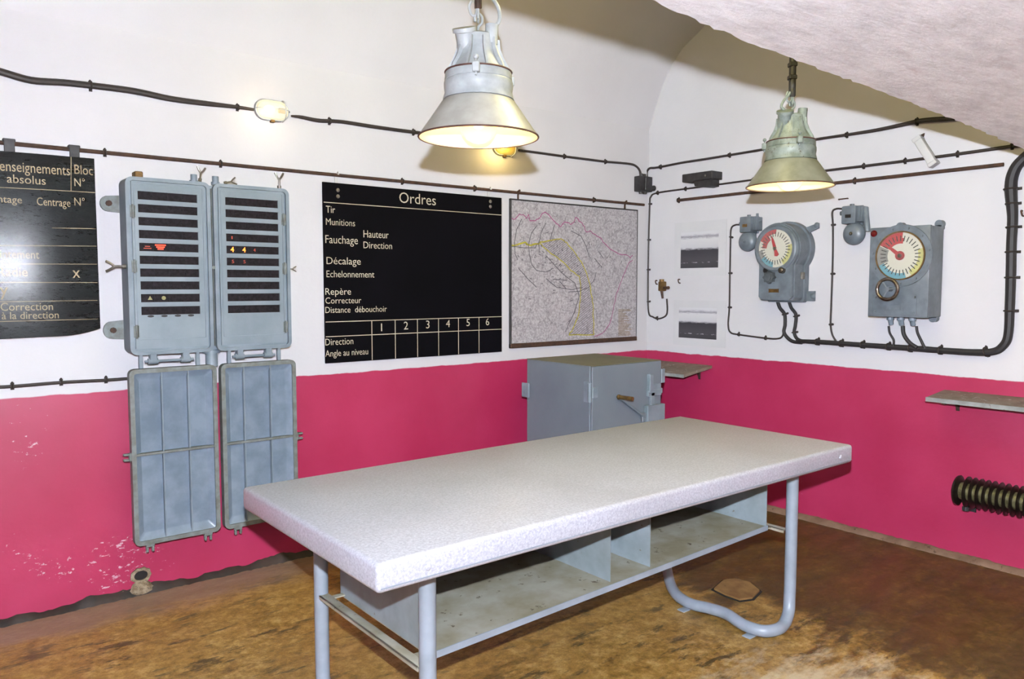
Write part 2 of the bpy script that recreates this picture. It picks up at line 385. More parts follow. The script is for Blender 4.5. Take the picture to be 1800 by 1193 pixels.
# ------------------------------------------------------------------ the room
XL, YR, YS, FZ = -8.0, -7.2, -3.05, -.04          # left wall, rear wall, line where the vault meets the lower ceiling
def grid(fn, nu, nv):
    mb = MB(); g = [[mb.bm.verts.new(fn(i/nu, j/nv)) for j in range(nv+1)] for i in range(nu+1)]
    for i in range(nu):
        for j in range(nv): mb.bm.faces.new((g[i][j], g[i+1][j], g[i+1][j+1], g[i][j+1]))
    return mb
struct(MB().box(XL-.1, .1, YR-.1, .1, -.16, FZ).build('floor', M['floor'], smooth=0))
struct(MB().box(XL-.1, .12, 0, .12, FZ, 2.9).build('wall_back', M['wall'], smooth=0))
# right wall: end wall under the vault
ZV = [(0, 2.9), (-.03, 2.98), (-.06, 3.06), (-.139, 3.236), (-.225, 3.376), (-.338, 3.484), (-.556, 3.604), (-.85, 3.70), (-1.2, 3.76), (-1.65, 3.79),
      (-2.0, 3.76), (-2.3, 3.70), (-2.55, 3.604), (-2.75, 3.484), (-2.85, 3.376), (-2.93, 3.236), (-3.02, 3.06), (YS, 2.9)]
struct(MB().poly([(0, .12, FZ), (0, .12, 2.9)] + [(0, y, z) for y, z in ZV] + [(0, YR, 2.9), (0, YR, FZ)], (.12, 0, 0)).build('wall_right', M['wall'], smooth=0))
struct(MB().box(XL-.12, XL, YR, .12, FZ, 4.0).build('wall_left', M['wall'], smooth=0))
struct(MB().box(XL-.12, .12, YR-.12, YR, FZ, 2.6).build('wall_front', M['wall'], smooth=0))
mb = MB()
inn = [(y, z) for y, z in ZV]; out = [(-1.525+(y+1.525)*1.06, z+.12) for y, z in ZV]
vi = {}
for X0 in (XL-.12, .12):
    vi[X0] = ([mb.bm.verts.new((X0, y, z)) for y, z in inn], [mb.bm.verts.new((X0, y, z)) for y, z in out])
a0, b0 = vi[XL-.12]; a1, b1 = vi[.12]
for k in range(len(inn)-1):
    mb.bm.faces.new((a0[k], a0[k+1], a1[k+1], a1[k])); mb.bm.faces.new((b0[k], b1[k], b1[k+1], b0[k+1]))
    mb.bm.faces.new((a0[k], b0[k], b0[k+1], a0[k+1])); mb.bm.faces.new((a1[k], a1[k+1], b1[k+1], b1[k]))
mb.bm.faces.new((a0[0], a1[0], b1[0], b0[0])); mb.bm.faces.new((a0[-1], b0[-1], b1[-1], a1[-1]))
struct(mb.build('ceiling', M['vault'], smooth=60))
# lower arched ceiling over the camera side; its lip at YS hides the vault
XS = [(XL, 2.26), (-6, 2.30), (-4.6, 2.325)] + [(hit(px, py, 1, YS).x, hit(px, py, 1, YS).z) for px, py in ((1140, 0), (1270, 57), (1390, 103), (1530, 155), (1670, 208), (1800, 262))] + [(-.5, 2.16), (.12, 2.09)]
def soz(x):
    for (xa, za), (xb, zb) in zip(XS, XS[1:]):
        if x <= xb: return za+(zb-za)*(x-xa)/(xb-xa)
    return XS[-1][1]
rs = random.Random(3)
n = 260; lip = [(XL+(.12-XL)*i/n) for i in range(n+1)]
mb = MB(); rows = []
for j, yy in enumerate([YS, YS-.05, YS-.3, YS-.8, YS-1.4, YS-2.4, YR]):
    rows.append([mb.bm.verts.new((x, yy+(rs.uniform(-.006, .006) if j == 0 else 0), soz(x)+(rs.uniform(0, .003) if j == 0 else 0))) for x in lip])
top = [mb.bm.verts.new((v.co.x, YS, 2.9)) for v in rows[0]]; topb = [mb.bm.verts.new((v.co.x, YR, 2.9)) for v in rows[0]]
rows = [topb, top] + rows + [topb]
for a, b_ in zip(rows, rows[1:]):
    for i in range(n): mb.bm.faces.new((a[i], a[i+1], b_[i+1], b_[i]))
for i in (0, n): mb.bm.faces.new([r[i] for r in rows[:-1]])
struct(mb.build('ceiling', M['soffit'], smooth=30))
# skirting: damp dark joint on the back wall, concrete fillet on the right wall
def skirting(name, x0, x1, hgt, dep, matn, wall):
    rs = random.Random(5); k = 420; mb = MB(); pr = []
    for i in range(k+1):
        s = x0+(x1-x0)*i/k; j_ = .35 if wall == 'A' else .07; h = hgt*(.8+.5*j_*(math.sin(s*7.3)+math.sin(s*19.1+1)+math.sin(s*43+2)*.6)+rs.uniform(-.08, .08)); d = dep*rs.uniform(1-j_*.6, 1+j_*.6)
        if wall == 'A': pr.append([mb.bm.verts.new(p) for p in ((s, 0, FZ+h), (s, -d*.6, FZ+h*.6), (s, -d, FZ), (s, 0, FZ))])
        else: pr.append([mb.bm.verts.new(p) for p in ((0, s, FZ+h), (-d*.6, s, FZ+h*.8), (-d, s, FZ), (0, s, FZ))])
    for a, b_ in zip(pr, pr[1:]):
        for q in range(4): mb.bm.faces.new((a[q], a[(q+1) % 4], b_[(q+1) % 4], b_[q]))
    mb.bm.faces.new(pr[0]); mb.bm.faces.new(pr[-1])
    return struct(mb.build(name, M[matn], smooth=60))
skirting('baseboard_back', XL, 0, .042, .035, 'dirt', 'A')
skirting('baseboard_right', YR, 0, .038, .05, 'kerb', 'B')

# ------------------------------------------------------------------ table
T = thing('table', (-2.675, -2.01, 0), 0, 'large white-topped table on grey tubular legs with a shelf underneath', 'table')
ox, oy = -2.675, -2.01
mb = MB(); x0, x1, y0, y1, zt, zb = -3.969-ox, -1.392-ox, -2.545-oy, -1.492-oy, .84, .752
mb.box(x0, x1, y0, y1, zb, zt, .016, 3)
mb.build('tabletop', M['tabletop'], T)
mb = MB()
for sx in (x0+.165, x1-.115): mb.ball((sx, y0, zb+.043), .011, (1, .45, 1), 14)
mb.build('rivet', M['tabletop'], T)
mb = MB(); mb.box(x0+.012, x1-.012, y0-.0015, y0+.02, zb+.014, zb+.0175); mb.build('edge_seam', M['tubeleg'], T)
def lx(pts): return [(x-ox, y-oy, z) for x, y, z in pts]
rt = .028
LXL, LXR, LYF, LYR = -3.705, -1.64, -2.38, -1.60
right = lx([(LXR, LYF, .75), (LXR, LYF, .5), (LXR, LYF, .2), (LXR-.002, LYF, .10), (-1.668, -2.392, .03), (-1.735, -2.408, -.005), (-1.80, -2.408, -.011), (-1.86, -2.375, -.011),
            (-1.875, -2.285, -.010), (-1.848, -2.17, -.004), (-1.855, -2.07, -.006), (-1.872, -1.98, -.011), (-1.85, -1.873, -.011), (-1.775, -1.76, -.005), (-1.70, -1.675, .02), (-1.655, -1.615, .09), (LXR, LYR, .2), (LXR, LYR, .4), (LXR, LYR, .75)])
left = lx([(LXL, LYF, .75), (LXL, LYF, .5), (LXL, LYF, .15), (LXL, LYF+.01, .05), (LXL, LYF+.05, 0), (LXL, LYF+.13, -.011), (LXL, -2.0, -.008), (LXL, LYR-.13, -.011), (LXL, LYR-.06, -.007), (LXL, LYR-.01, .03), (LXL, LYR, .12), (LXL, LYR, .5), (LXL, LYR, .75)])
lg = MB().tube(right, rt, 18, 8).build('leg', M['tubeleg'], T)
for px, py in ((-1.885, -2.335), (-1.89, -1.955)):
    MB().box(px-ox-.045, px-ox+.02, py-oy-.022, py-oy+.022, FZ, FZ+.006, .002).build('foot_pad', M['tubeleg'], lg)
lg = MB().tube(left, rt, 18, 8).build('leg', M['tubeleg'], T)
for py in (-2.2, -1.8):
    MB().box(LXL-ox-.05, LXL-ox+.03, py-oy-.022, py-oy+.022, FZ, FZ+.006, .002).build('foot_pad', M['tubeleg'], lg)
# cross bars between the legs at shelf height
def shz(x): return .377+(x+3.62)*.026          # the shelf hangs slightly lower at the near end
for X0 in (LXL, LXR):
    z_ = .395 if X0 < -3 else shz(X0)-.004
    mb = MB(); mb.box(X0-ox-.019, X0-ox+.019, LYF+.03-oy, LYR-oy, z_-.005, z_, .001); mb.box(X0-ox-.019, X0-ox-.015, LYF+.03-oy, LYR-oy, z_-.016, z_)
    for yy in (LYR-.06, -2.27):
        a, b_ = (X0-ox, -3.62-ox) if X0 < -3 else (-1.70-ox, X0-ox)
        mb.box(a, b_, yy-oy-.012, yy-oy+.012, z_-.008, z_-.003)
    mb.build('crossbar', M['dusty'], T, label='dusty flat iron bar between two legs')
SX0, SX1, SY0, SY1 = -3.638-ox, -1.69-ox, -2.28-oy, -1.63-oy
def sheetz(x): return shz(x+ox)
Sh = MB().poly([(SX0, SY0, sheetz(SX0)), (SX1, SY0, sheetz(SX1)), (SX1, SY0, sheetz(SX1)+.004), (SX0, SY0, sheetz(SX0)+.004)], (0, SY1-SY0, 0)).build('shelf', M['dusty'], T, smooth=0, label='dusty metal shelf under the table')
MB().poly([(SX0, SY0-.004, sheetz(SX0)-.014), (SX1, SY0-.004, sheetz(SX1)-.014), (SX1, SY0-.004, sheetz(SX1)+.010), (SX0, SY0-.004, sheetz(SX0)+.010)], (0, .004, 0)).build('shelf_lip', M['tubeleg'], Sh, smooth=0)
for xx, nm in ((SX0, 'end_panel'), (-2.752-ox, 'divider'), (-2.512-ox, 'divider'), (SX1-.003, 'end_panel')):
    ya = SY0+.004 if nm == 'end_panel' else SY0+.03
    MB().poly([(xx, ya, sheetz(xx)+.004), (xx, SY1, sheetz(xx)+.004), (xx, SY1, zb), (xx, ya, zb)], (.003, 0, 0)).build(nm, M['sheet'], T, smooth=0)
MB().poly([(SX0, SY1-.003, sheetz(SX0)+.004), (SX1, SY1-.003, sheetz(SX1)+.004), (SX1, SY1-.003, zb), (SX0, SY1-.003, zb)], (0, .003, 0)).build('back_panel', M['sheet'], T, smooth=0)

# ------------------------------------------------------------------ pendant lamps
def pendant(loc, body, shade, label, big, ang):
    t = thing('pendant_lamp', loc, R(ang), label, 'lamp', None)
    r = .202
    mb = MB(); prof = [(.100, .128), (.112, .122), (.124, .112), (.15, .074), (.178, .034), (r, .0), (r, -.003), (r-.003, -.003), (.175, .036), (.147, .074), (.12, .108), (.098, .118), (.098, .125), (.100, .128)]
    mb.lathe(prof, n=72); s = mb.build('lamp_shade', shade, t)
    # enamel lining of the reflector
    MB().lathe([(r-.004, -.001), (.173, .034), (.145, .072), (.118, .106), (.05, .115), (.001, .115)], n=72).build('reflector', M['reflector'], s)
    MB().tube([(r*math.cos(2*PI*k/64), r*math.sin(2*PI*k/64), -.002) for k in range(65)], .0032, 8, 1, False).build('shade_rim', M['rust_rim'], s)
    mb = MB().lathe([(.001, .182), (.113, .182), (.116, .176), (.116, .160), (.113, .145), (.118, .128), (.120, .120), (.05, .119), (.001, .119)], n=64)
    mb.build('neck', body, t)
    mb = MB().lathe([(.001, .210), (.110, .210), (.112, .206), (.1125, .185), (.110, .182), (.001, .182)], n=64)
    for k in range(3):
        a = 2*PI*k/3+.5; c, s_ = math.cos(a), math.sin(a)
        m_ = Matrix.Translation((c*.12, s_*.12, .198)) @ Matrix.Rotation(a, 4, 'Z')
        mb.box(-.014, .014, -.012, .012, -.016, .016, .003, 1, m_)
        mb.cyl((c*.123, s_*.123, .172), (c*.123, s_*.123, .232), .004, n=8); mb.ball((c*.123, s_*.123, .23), .009, n=10)
    mb.build('clamp_ring', body, t)
    MB().tube([(.112*math.cos(2*PI*k/48), .112*math.sin(2*PI*k/48), .2115) for k in range(49)], .0028, 6, 1, False).build('gasket', M['rust_rim'], t)
    hs = MB().lathe([(.001, .335), (.048, .335), (.056, .330), (.058, .315), (.060, .290), (.070, .262), (.088, .232), (.102, .214), (.104, .2115), (.001, .2115)], n=72).build('housing', body, t)
    mb = MB()
    for k in range(10):
        a = 2*PI*k/10; pr = [(.058, .318), (.072, .318), (.074, .288), (.086, .258), (.102, .230), (.108, .213), (.09, .213), (.062, .28)]
        c, s_ = math.cos(a), math.sin(a); px, py = -s_*.0035, c*.0035
        mb.poly([(c*q+px, s_*q+py, h) for q, h in pr], (-2*px, -2*py, 0))
    mb.build('cooling_rib', body, hs)
    mb = MB(); mb.cyl((-.034, 0, .26), (-.044, -.036, .335), .032, n=24); mb.cyl((-.044, -.036, .335), (-.0455, -.041, .347), .039, n=28)
    mb.build('round_cap', body, hs)
    mb = MB(); mb.cyl((.042, -.02, .30), (.046, -.02, .362), .022, n=20); mb.cyl((.03, .03, .30), (.03, .03, .35), .02, n=16); mb.build('cable_gland', body, hs)
    # hook, chain, cable, rod to the vault
    mb = MB(); mb.tube([(0, 0, .33), (0, 0, .36), (.012, 0, .375), (.012, 0, .395), (0, 0, .405), (-.012, 0, .395), (-.01, 0, .378)], .005, 8, 5)
    mb.tube([(0, -.012, .385), (0, -.012, .42), (0, 0, .43), (0, .012, .42), (0, .012, .385), (0, 0, .378), (0, -.012, .385)], .0042, 8, 5)
    mb.tube([(-.022, -.005, .445), (-.03, -.005, .425), (-.022, -.005, .40), (-.008, -.005, .40), (-.004, -.005, .425), (-.012, -.005, .445)], .0045, 8, 5)
    mb.build('hook', body, t)
    if big: cp = [(.046, -.02, .36), (.062, -.02, .362), (.072, -.02, .385), (.066, -.02, .42), (.045, -.01, .455), (.018, 0, .49), (.006, 0, .53)]
    else: cp = [(-.045, -.03, .352), (-.06, -.03, .37), (-.045, -.02, .40), (-.02, -.01, .425), (0, 0, .46)]
    MB().tube(cp, .0065, 10, 6).build('lamp_cable', body, t)
    rl = big
    mb = MB(); mb.cyl((0, 0, .425), (0, 0, 1.64 if big else 1.64), .0125 if big else .0165, n=14)
    mb.tube([(0.0, -.006, .42), (0, -.01, .44), (.0, 0, .47)], .012, 10, 4)
    for hz in ((.47, .54) if big else (.50, .56, .62)): mb.box(-.02, .018, -.018, .018, hz, hz+.022, .004, 1)
    mb.build('suspension_rod', M['rust'] if big else M['darkiron'], t)
    g = MB().lathe([(.052, .112), (.060, .095), (.068, .065), (.066, .035), (.056, .008), (.038, -.012), (.018, -.021), (.001, -.023)], n=40).build('glass_globe', M['globe'], t)
    mb = MB(); mb.ball((0, 0, .055), .026, (1, 1, 1.15), 20); mb.cyl((0, 0, .08), (0, 0, .112), .016, n=16); mb.build('bulb', M['filament'], t)
    return t
P1 = pendant((-3.405, -2.25, 2.103), M['lampwhite'], M['shade_pale'], 'large pale pendant lamp with a white neck over the near end of the table', True, -38.5)
P2 = pendant((-1.585, -2.292, 2.08), M['lampgrey'], M['shade_dark'], 'darker olive grey pendant lamp hanging over the far end of the table near the dials', False, -38.5)

# ------------------------------------------------------------------ cables, rods, clips
def cable(name, pts, r, label, clips=(), m='blackcable', cat='cable', side=A, off=None, group=None, cs=1.0, sm=6, wob=0):
    off = off if off is not None else (r if not isinstance(r, list) else max(r))+.003
    rr = random.Random(len(pts)*7+1)
    P_ = [side(px, py, off) for px, py in pts]
    if wob: P_ = [p+Vector((0, 0, rr.uniform(-wob, wob))) for p in P_]
    o0 = P_[0].copy()
    mb = MB(); mb.tube([p-o0 for p in P_], r, 10, sm)
    root = thing(name, o0, 0, label, cat, group)
    mb.build('sheath' if 'cable' in name else 'rod', M[m], root)
    r0 = max(r) if isinstance(r, list) else r
    for c in clips:
        px, py = c[:2]; p = side(px, py, 0)-o0
        q = min(range(len(P_)-1), key=lambda i: (P_[i]-o0-p).length)
        best = min(((P_[i]+(P_[i+1]-P_[i])*k/8) for i in range(len(P_)-1) for k in range(9)), key=lambda w_: (w_-o0-p).length)
        i0 = min(range(len(P_)), key=lambda i: (P_[i]-best).length); a = P_[max(i0-1, 0)]; b_ = P_[min(i0+1, len(P_)-1)]
        d = (b_-a).normalized(); nrm = Vector((0, -1, 0)) if side is A else Vector((-1, 0, 0)); u = d.cross(nrm).normalized()
        kk = min(range(len(P_)), key=lambda i: (P_[i]-best).length); rl_ = r[kk] if isinstance(r, list) else r
        rot = Matrix((u, nrm, d)).transposed().to_4x4(); w_ = rl_*1.12+.002
        cen = best-o0+nrm*(-off); m_ = Matrix.Translation(cen) @ rot
        mb = MB(); mb.box(-w_-.006, w_+.006, 0, .004, -.008, .008, .001, 1, m_)
        mb2 = [(w_*math.cos(R(t_)), (off+rl_+.002)*math.sin(R(t_))**.5) for t_ in range(0, 181, 30)]
        mb.poly([(x_, y_, -.0065) for x_, y_ in mb2] + [(x_*.8, y_*.8, -.0065) for x_, y_ in mb2[::-1]], (0, 0, .013)) if False else None
        pts2 = [m_ @ Vector((x_, y_, 0)) for x_, y_ in mb2]
        mb.tube(pts2, .005, 8, 2)
        mb.ball(m_ @ Vector((-w_-.006, .004, 0)), .0055, n=8)
        mb.build('cable_clip', M['clip'], root)
    return root
cable('cable', [(-40, 116), (0, 126), (55, 140), (110, 146), (160, 151), (235, 161), (300, 173), (360, 181), (415, 187), (446, 192)], [.017, .017, .017, .016, .016, .016, .015, .014, .010, .008],
      'thick dark cable high on the back wall, left of the oval wall light', [(160, 151), (415, 187)], wob=.003)
cable('cable', [(512, 203), (530, 206), (560, 211), (600, 214), (660, 224), (728, 232), (800, 242), (868, 257)], [.006, .010, .012, .0115, .0115, .011, .010, .010],
      'dark cable on the back wall between the two oval wall lights', [(578, 211), (728, 232), (800, 242)], wob=.003)
cable('cable', [(912, 264), (950, 269), (993, 275), (1030, 280), (1065, 284), (1105, 288), (1118, 292), (1125, 301), (1126, 312)], .009,
      'dark cable from the shaded wall light to the corner junction box', [(993, 275), (1065, 284)], wob=.001)
cable('hanging_rod', [(-60, 244.5), (1132, 360)], .0105, 'long rusty rod on the back wall above the boards and the map', [(170, 266.5), (455, 294), (658, 314), (885, 336), (1035, 350)], 'rust', 'rod', sm=1, cs=1.2)
cable('cable', [(-40, 682), (22, 679), (108, 672), (187, 668), (226, 665)], .0085, 'thin dark cable running low along the back wall into the cabinet', [(22, 679), (108, 672), (187, 668)])
cable('cable', [(1137, 313), (1137, 302), (1142, 296), (1150, 295), (1163, 293), (1200, 286), (1240, 279), (1281, 273), (1360, 259), (1420, 247), (1487, 237), (1540, 229), (1580, 221), (1615, 213), (1640, 210), (1668, 208), (1705, 204)],
      [.009]*10+[.010, .0115, .0125, .014, .015, .015, .015], 'uppermost dark cable climbing across the right wall from the junction box', [(1163, 293), (1281, 273), (1487, 237), (1615, 214)], side=B, wob=.002)
cable('cable', [(1172, 525), (1173, 545), (1170, 555), (1158, 560), (1148, 557), (1140, 548), (1139, 500), (1140, 430), (1142, 360), (1144, 346), (1155, 339), (1204, 332), (1257, 325), (1323, 316), (1400, 307), (1450, 300), (1517, 292), (1590, 283), (1682, 271), (1778, 257), (1840, 249)],
      [.007]*14+[.008, .0085, .009, .009, .0095, .010, .010], 'long thin cable looping from the wall socket up and across the right wall',
      [(1159, 338), (1204, 332), (1257, 325), (1323, 316), (1142, 358), (1140, 418), (1140, 474), (1139, 532), (1156, 560), (1444, 301), (1517, 292), (1590, 283), (1682, 271), (1778, 257)], side=B)
cable('hanging_rod', [(1192, 352), (1764, 289)], .0115, 'straight rusty rod on the right wall above the bells', [(1215, 349.5), (1500, 318)], 'rust', 'rod', side=B, sm=1)
cable('cable', [(1303, 395), (1292, 395.5), (1285, 403), (1284, 430), (1283, 480), (1282, 540), (1280, 570), (1284, 584), (1300, 588), (1345, 594), (1366, 595), (1375, 591), (1378, 580)], .0065,
      'thin cable looping down from the left bell to the black cable bundle', [(1284, 415), (1284, 478), (1282, 538), (1299, 588), (1345, 594)], side=B)
cable('cable', [(1481, 367), (1470, 367), (1463, 373), (1464, 395), (1464, 440), (1463, 481), (1461, 540), (1460, 570), (1463, 588), (1470, 600)], .0065,
      'thin cable dropping from the right bell to the black cable bundle', [(1465, 395), (1463, 481), (1460, 568)], side=B)
cable('cable', [(1367, 530), (1371, 541), (1379, 552), (1380, 570), (1378, 583), (1384, 593), (1394, 600), (1410, 602)], .0125, 'left of the two black cables leaving the round-topped dial', [(1380, 553)], 'tarcable', side=B)
cable('cable', [(1387, 530), (1391, 541), (1399, 553), (1398, 572), (1396, 584), (1401, 595), (1414, 601)], .012, 'right of the two black cables leaving the round-topped dial', [(1399, 554), (1397, 584)], 'tarcable', side=B)
cable('trunk_cable', [(1400, 598), (1420, 600), (1440, 601), (1500, 605), (1560, 609), (1604, 612), (1658, 616), (1710, 619), (1745, 618), (1762, 609), (1772, 590), (1775, 540), (1777, 480), (1778, 430), (1780, 380), (1777, 335), (1780, 308), (1792, 286), (1820, 262), (1850, 245)],
      [.010, .015, .0165, .017, .017, .018, .019, .020, .022, .023, .024, .025, .026, .026, .027, .032, .031, .029, .028, .028], 'thick black cable bundle along the right wall, rising by the frame edge',
      [(1439, 601), (1479, 603.5), (1518, 606), (1562, 609), (1604, 612), (1658, 616), (1735, 618), (1777, 333), (1778, 358), (1779, 397), (1778, 440), (1777, 490), (1775, 545)], 'tarcable', side=B, cs=.8)
for k, (pts, r) in enumerate([([(1562, 573), (1564, 585), (1571, 598), (1570, 609)], .007), ([(1587, 573), (1589, 588), (1599, 602), (1612, 611)], .012), ([(1611, 573), (1613, 585), (1620, 600), (1626, 612)], .008)]):
    cable('cable', pts, r, ['thin left cable under the square dial box', 'thickest, middle cable under the square dial box', 'right cable under the square dial box'][k], [], 'tarcable', side=B, off=.055)

# ------------------------------------------------------------------ oval wall lights
def bulkhead(px, py, label, lensm, fil, w=.2, h=.118):
    p = A(px, py, .03); t = on_back('wall_light', p.x, p.z, label, 'light')
    MB().poly(rrect(-w/2, w/2, -h/2, h/2, h/2-.001, -.0, 8), (0, -.018, 0)).build('base', M['lampwhite'], t)
    mb = MB(); n = 28
    prof = []
    for k in range(6): a = R(90*k/5); prof.append((math.cos(a), math.sin(a)))
    rings = []
    for c, s_ in prof:
        rings.append([mb.bm.verts.new((x*(.45+.55*c) if c > 0 else x*.45, -.018-.05*s_, z*max(c, .02))) for x, y, z in rrect(-w*.46, w*.46, -h*.46, h*.46, h*.455, 0, 8)])
    for a, b_ in zip(rings, rings[1:]):
        m_ = len(a)
        for k in range(m_): mb.bm.faces.new((a[k], a[(k+1) % m_], b_[(k+1) % m_], b_[k]))
    mb.build('glass_cover', lensm, t)
    mb = MB(); mb.ball((-w*.12, -.038, 0), .022, (1.5, 1, 1), 16); mb.build('bulb', fil, t)
    mb = MB(); mb.cyl((w*.16, -.036, 0), (w*.36, -.036, 0), .015, n=16); mb.build('socket', M['brass'], t)
    mb = MB()
    mb.tube([(w*.3, -.018, -h*.5), (w*.3, -.06, -h*.36), (w*.3, -.071, 0), (w*.3, -.06, h*.36), (w*.3, -.018, h*.5)], .004, 8, 5)
    mb.tube([(-w*.5, -.018, 0), (-w*.4, -.05, 0), (-w*.1, -.072, 0), (w*.3, -.072, 0), (w*.46, -.045, 0), (w*.5, -.018, 0)], .0028, 8, 5)
    mb.tube(rrect(-w/2+.004, w/2-.004, -h/2+.004, h/2-.004, h/2-.006, -.018, 8)+[rrect(-w/2+.004, w/2-.004, -h/2+.004, h/2-.004, h/2-.006, -.018, 8)[0]], .004, 8, 1, False)
    mb.build('wire_guard', M['lampwhite'], t)
    mb = MB(); mb.box(-.012, .012, -.03, -.004, -h/2-.01, -h/2+.004, .002, 1); mb.build('latch', M['brass'], t)
    return t
bulkhead(480, 193, 'lit oval wall light with wire guard on the back wall, beside the big lamp', M['lens'], M['filament'])
bulkhead(889, 258, 'lit oval wall light half hidden behind the large pendant lamp', glassmat('yellowed_bulkhead_glass', (236, 200, 90), .45, .5), M['filament2'])

# ------------------------------------------------------------------ junction box, sockets, brackets
t = on_back('junction_box', -.105, 2.44, 'black iron junction box in the corner between the two walls', 'box')
mb = MB(); mb.box(-.075, .075, -.07, 0, -.062, .062, .006, 2); mb.build('body', M['darkiron'], t)
mb = MB(); mb.box(-.02, .065, -.078, -.07, -.052, .052, .003, 1); mb.build('cover', M['darkiron'], t)
for a in (-.02, .018): MB().cyl((a, -.03, .06), (a, -.03, .085), .014, n=12).build('cable_gland', M['darkiron'], t)
mb = MB(); mb.cyl((.05, -.05, -.04), (.098, -.06, -.028), .022, n=14); mb.ball((.098, -.06, -.028), .024, n=12); mb.build('knob', M['darkiron'], t)
for a in (-.035, .015): MB().cyl((a, -.04, -.06), (a, -.04, -.08), .016, n=12).build('screw_plug', M['darkiron'], t)

t = on_right('wall_socket', -.235, 1.60, 'small rusty wall switch with a side lever on the right wall', 'switch')
p = B(1168, 503); t.location = (0, p.y, p.z)
mb = MB(); mb.box(-.028, .024, -.05, 0, -.04, .04, .008, 2); mb.cyl((-.005, -.03, .03), (-.005, -.03, .058), .02, n=14); mb.build('body', M['brass'], t)
mb = MB(); mb.cyl((-.005, -.035, -.005), (.012, -.035, -.1), .014, .009, 12); mb.build('cable_gland', M['rust'], t)
mb = MB(); mb.cyl((.02, -.035, -.012), (.072, -.04, -.012), .011, n=12); mb.ball((.074, -.04, -.012), .014, n=10); mb.build('lever', M['rust'], t)
for k, (px, py, lab) in enumerate([(1155, 496, 'small rusty wall hook left of the rusty switch'), (1195, 494, 'small rusty wall hook right of the rusty switch'),
                                   (1797, 375, 'small dark wall hook at the right edge, beside the cable bundle')]):
    p = B(px, py); h_ = MB().tube([(0, 0, .014), (0, -.018, .014), (.004, -.024, 0), (.008, -.02, -.014), (.012, -.008, -.016)], .005, 8, 5).build('wall_hook', M['rust'], None)
    h_.location = (0, p.y, p.z); h_.rotation_euler = (0, 0, R(-90)); tag(h_, lab, 'hook', 'wall hooks')
p = B(1483, 350); h_ = MB().tube([(-.03, 0, 0), (-.03, -.012, 0), (.03, -.012, .002), (.03, 0, .002)], .0045, 8, 1).build('wall_staple', M['rust'])
h_.location = (0, p.y, p.z); h_.rotation_euler = (0, 0, R(-90)); tag(h_, 'short rusty staple on the wall above the right bell', 'staple')

t = on_right('iron_bracket', -.62, 2.43, 'dark iron bracket sticking out of the right wall above the rod', 'bracket')
mb = MB(); mb.box(-.165, .12, -.13, 0, -.02, .04, .004, 1); mb.build('bar', M['darkiron'], t)
mb = MB(); mb.poly([(-.07, -.11, -.02), (.09, -.11, -.02), (.09, -.11, -.068), (.04, -.11, -.075), (-.055, -.11, -.06)], (0, .11, 0)); mb.build('gusset', M['darkiron'], t)
mb = MB(); mb.ball((.06, -.132, .008), .007, n=10); mb.build('bolt', M['steel'], t)

p = B(1631, 267); t = on_right('strip_light', p.y, p.z, 'short white strip fitting fixed at a slant high on the right wall', 'light fitting')
rot = Matrix.Rotation(R(-31), 4, 'Y')       # slants down to the right
mb = MB(); mb.box(-.024, .024, -.05, 0, -.085, .085, .004, 2, rot); mb.build('tube_cover', M['whiteplastic'], t)
for sz, sc in ((.094, 'a'), (-.094, 'b')):
    mb = MB(); mb.box(-.027, .027, -.056, 0, sz-.012, sz+.012, .003, 1, rot); mb.build('end_cap', M['whiteplastic'], t)
mb = MB(); mb.cyl(rot @ Vector((.03, -.03, .095)), rot @ Vector((.048, -.03, .10)), .012, .003, 10); mb.build('cable_entry', M['rust'], t)

# ------------------------------------------------------------------ "Ordres" board
bx0, bx1, bz0, bz1 = -2.935, -1.575, 1.13, 2.226
t = on_back('order_board', (bx0+bx1)/2, bz0, 'black board lettered Ordres with a ruled table along its foot', 'board'); cx_ = (bx0+bx1)/2
D = -.022
MB().box(bx0-cx_, bx1-cx_, D, -.008, 0, bz1-bz0, .001, 1).build('panel', M['board'], t)
def wx(px, py):
    p = A(px, py, -D); return p.x, p.z
mb = MB()
for s_, l, b_, r, top in [('Ordres', 702, 356, 766, 337), ('Tir', 573, 373.5, 589, 361), ('Munitions', 573, 395, 624, 383), ('Fauchage', 572, 427, 629, 412.5), ('Hauteur', 639, 417, 683, 404), ('Direction', 639, 436, 689, 424),
                       ('Décalage', 574, 464, 634, 451), ('Echelonnement', 574, 487, 658, 475), ('Repère', 572, 518, 617, 506), ('Correcteur', 572, 533.5, 635, 522.5), ('Distance  débouchoir', 572, 550, 680, 539),
                       ('Direction', 572, 607, 621, 595), ('Angle au niveau', 572, 627, 647, 615.5), ('1', 670, 582, 676, 568), ('2', 710, 579, 718, 565), ('3', 749, 577, 757, 563), ('4', 784, 575, 792, 562), ('5', 820, 573, 828, 560), ('6', 854, 571.5, 862, 559)]:
    X0, Z0 = wx(l, b_); X1, _ = wx(r, b_); _, Z1 = wx(l, top)
    text_bm(mb, s_, X0-cx_, Z0-bz0, 0 if s_.isdigit() else X1-X0, Z1-Z0, D, .0008, -.006)
mb.build('lettering', M['letters'], t, smooth=0)
mb = MB()
def rule(mb, a, b_, w=.0022, d=D, oxx=0, ozz=0, th=.0008):
    (ax, az), (bx, bz) = a, b_; v_ = Vector((bx-ax, 0, bz-az)); n_ = Vector((-v_.z, 0, v_.x)).normalized()*w
    p = Vector((ax-oxx, d, az-ozz)); q = Vector((bx-oxx, d, bz-ozz))
    mb.poly([p+n_, q+n_, q-n_, p-n_], (0, -th, 0))
Z = lambda px, py: wx(px, py)[1]
for z_ in (Z(567, 355), Z(567, 566), Z(568, 592)): rule(mb, (bx0+.003, z_), (bx1-.003, z_), .0021, D, cx_, bz0)
zt_ = Z(567, 566)
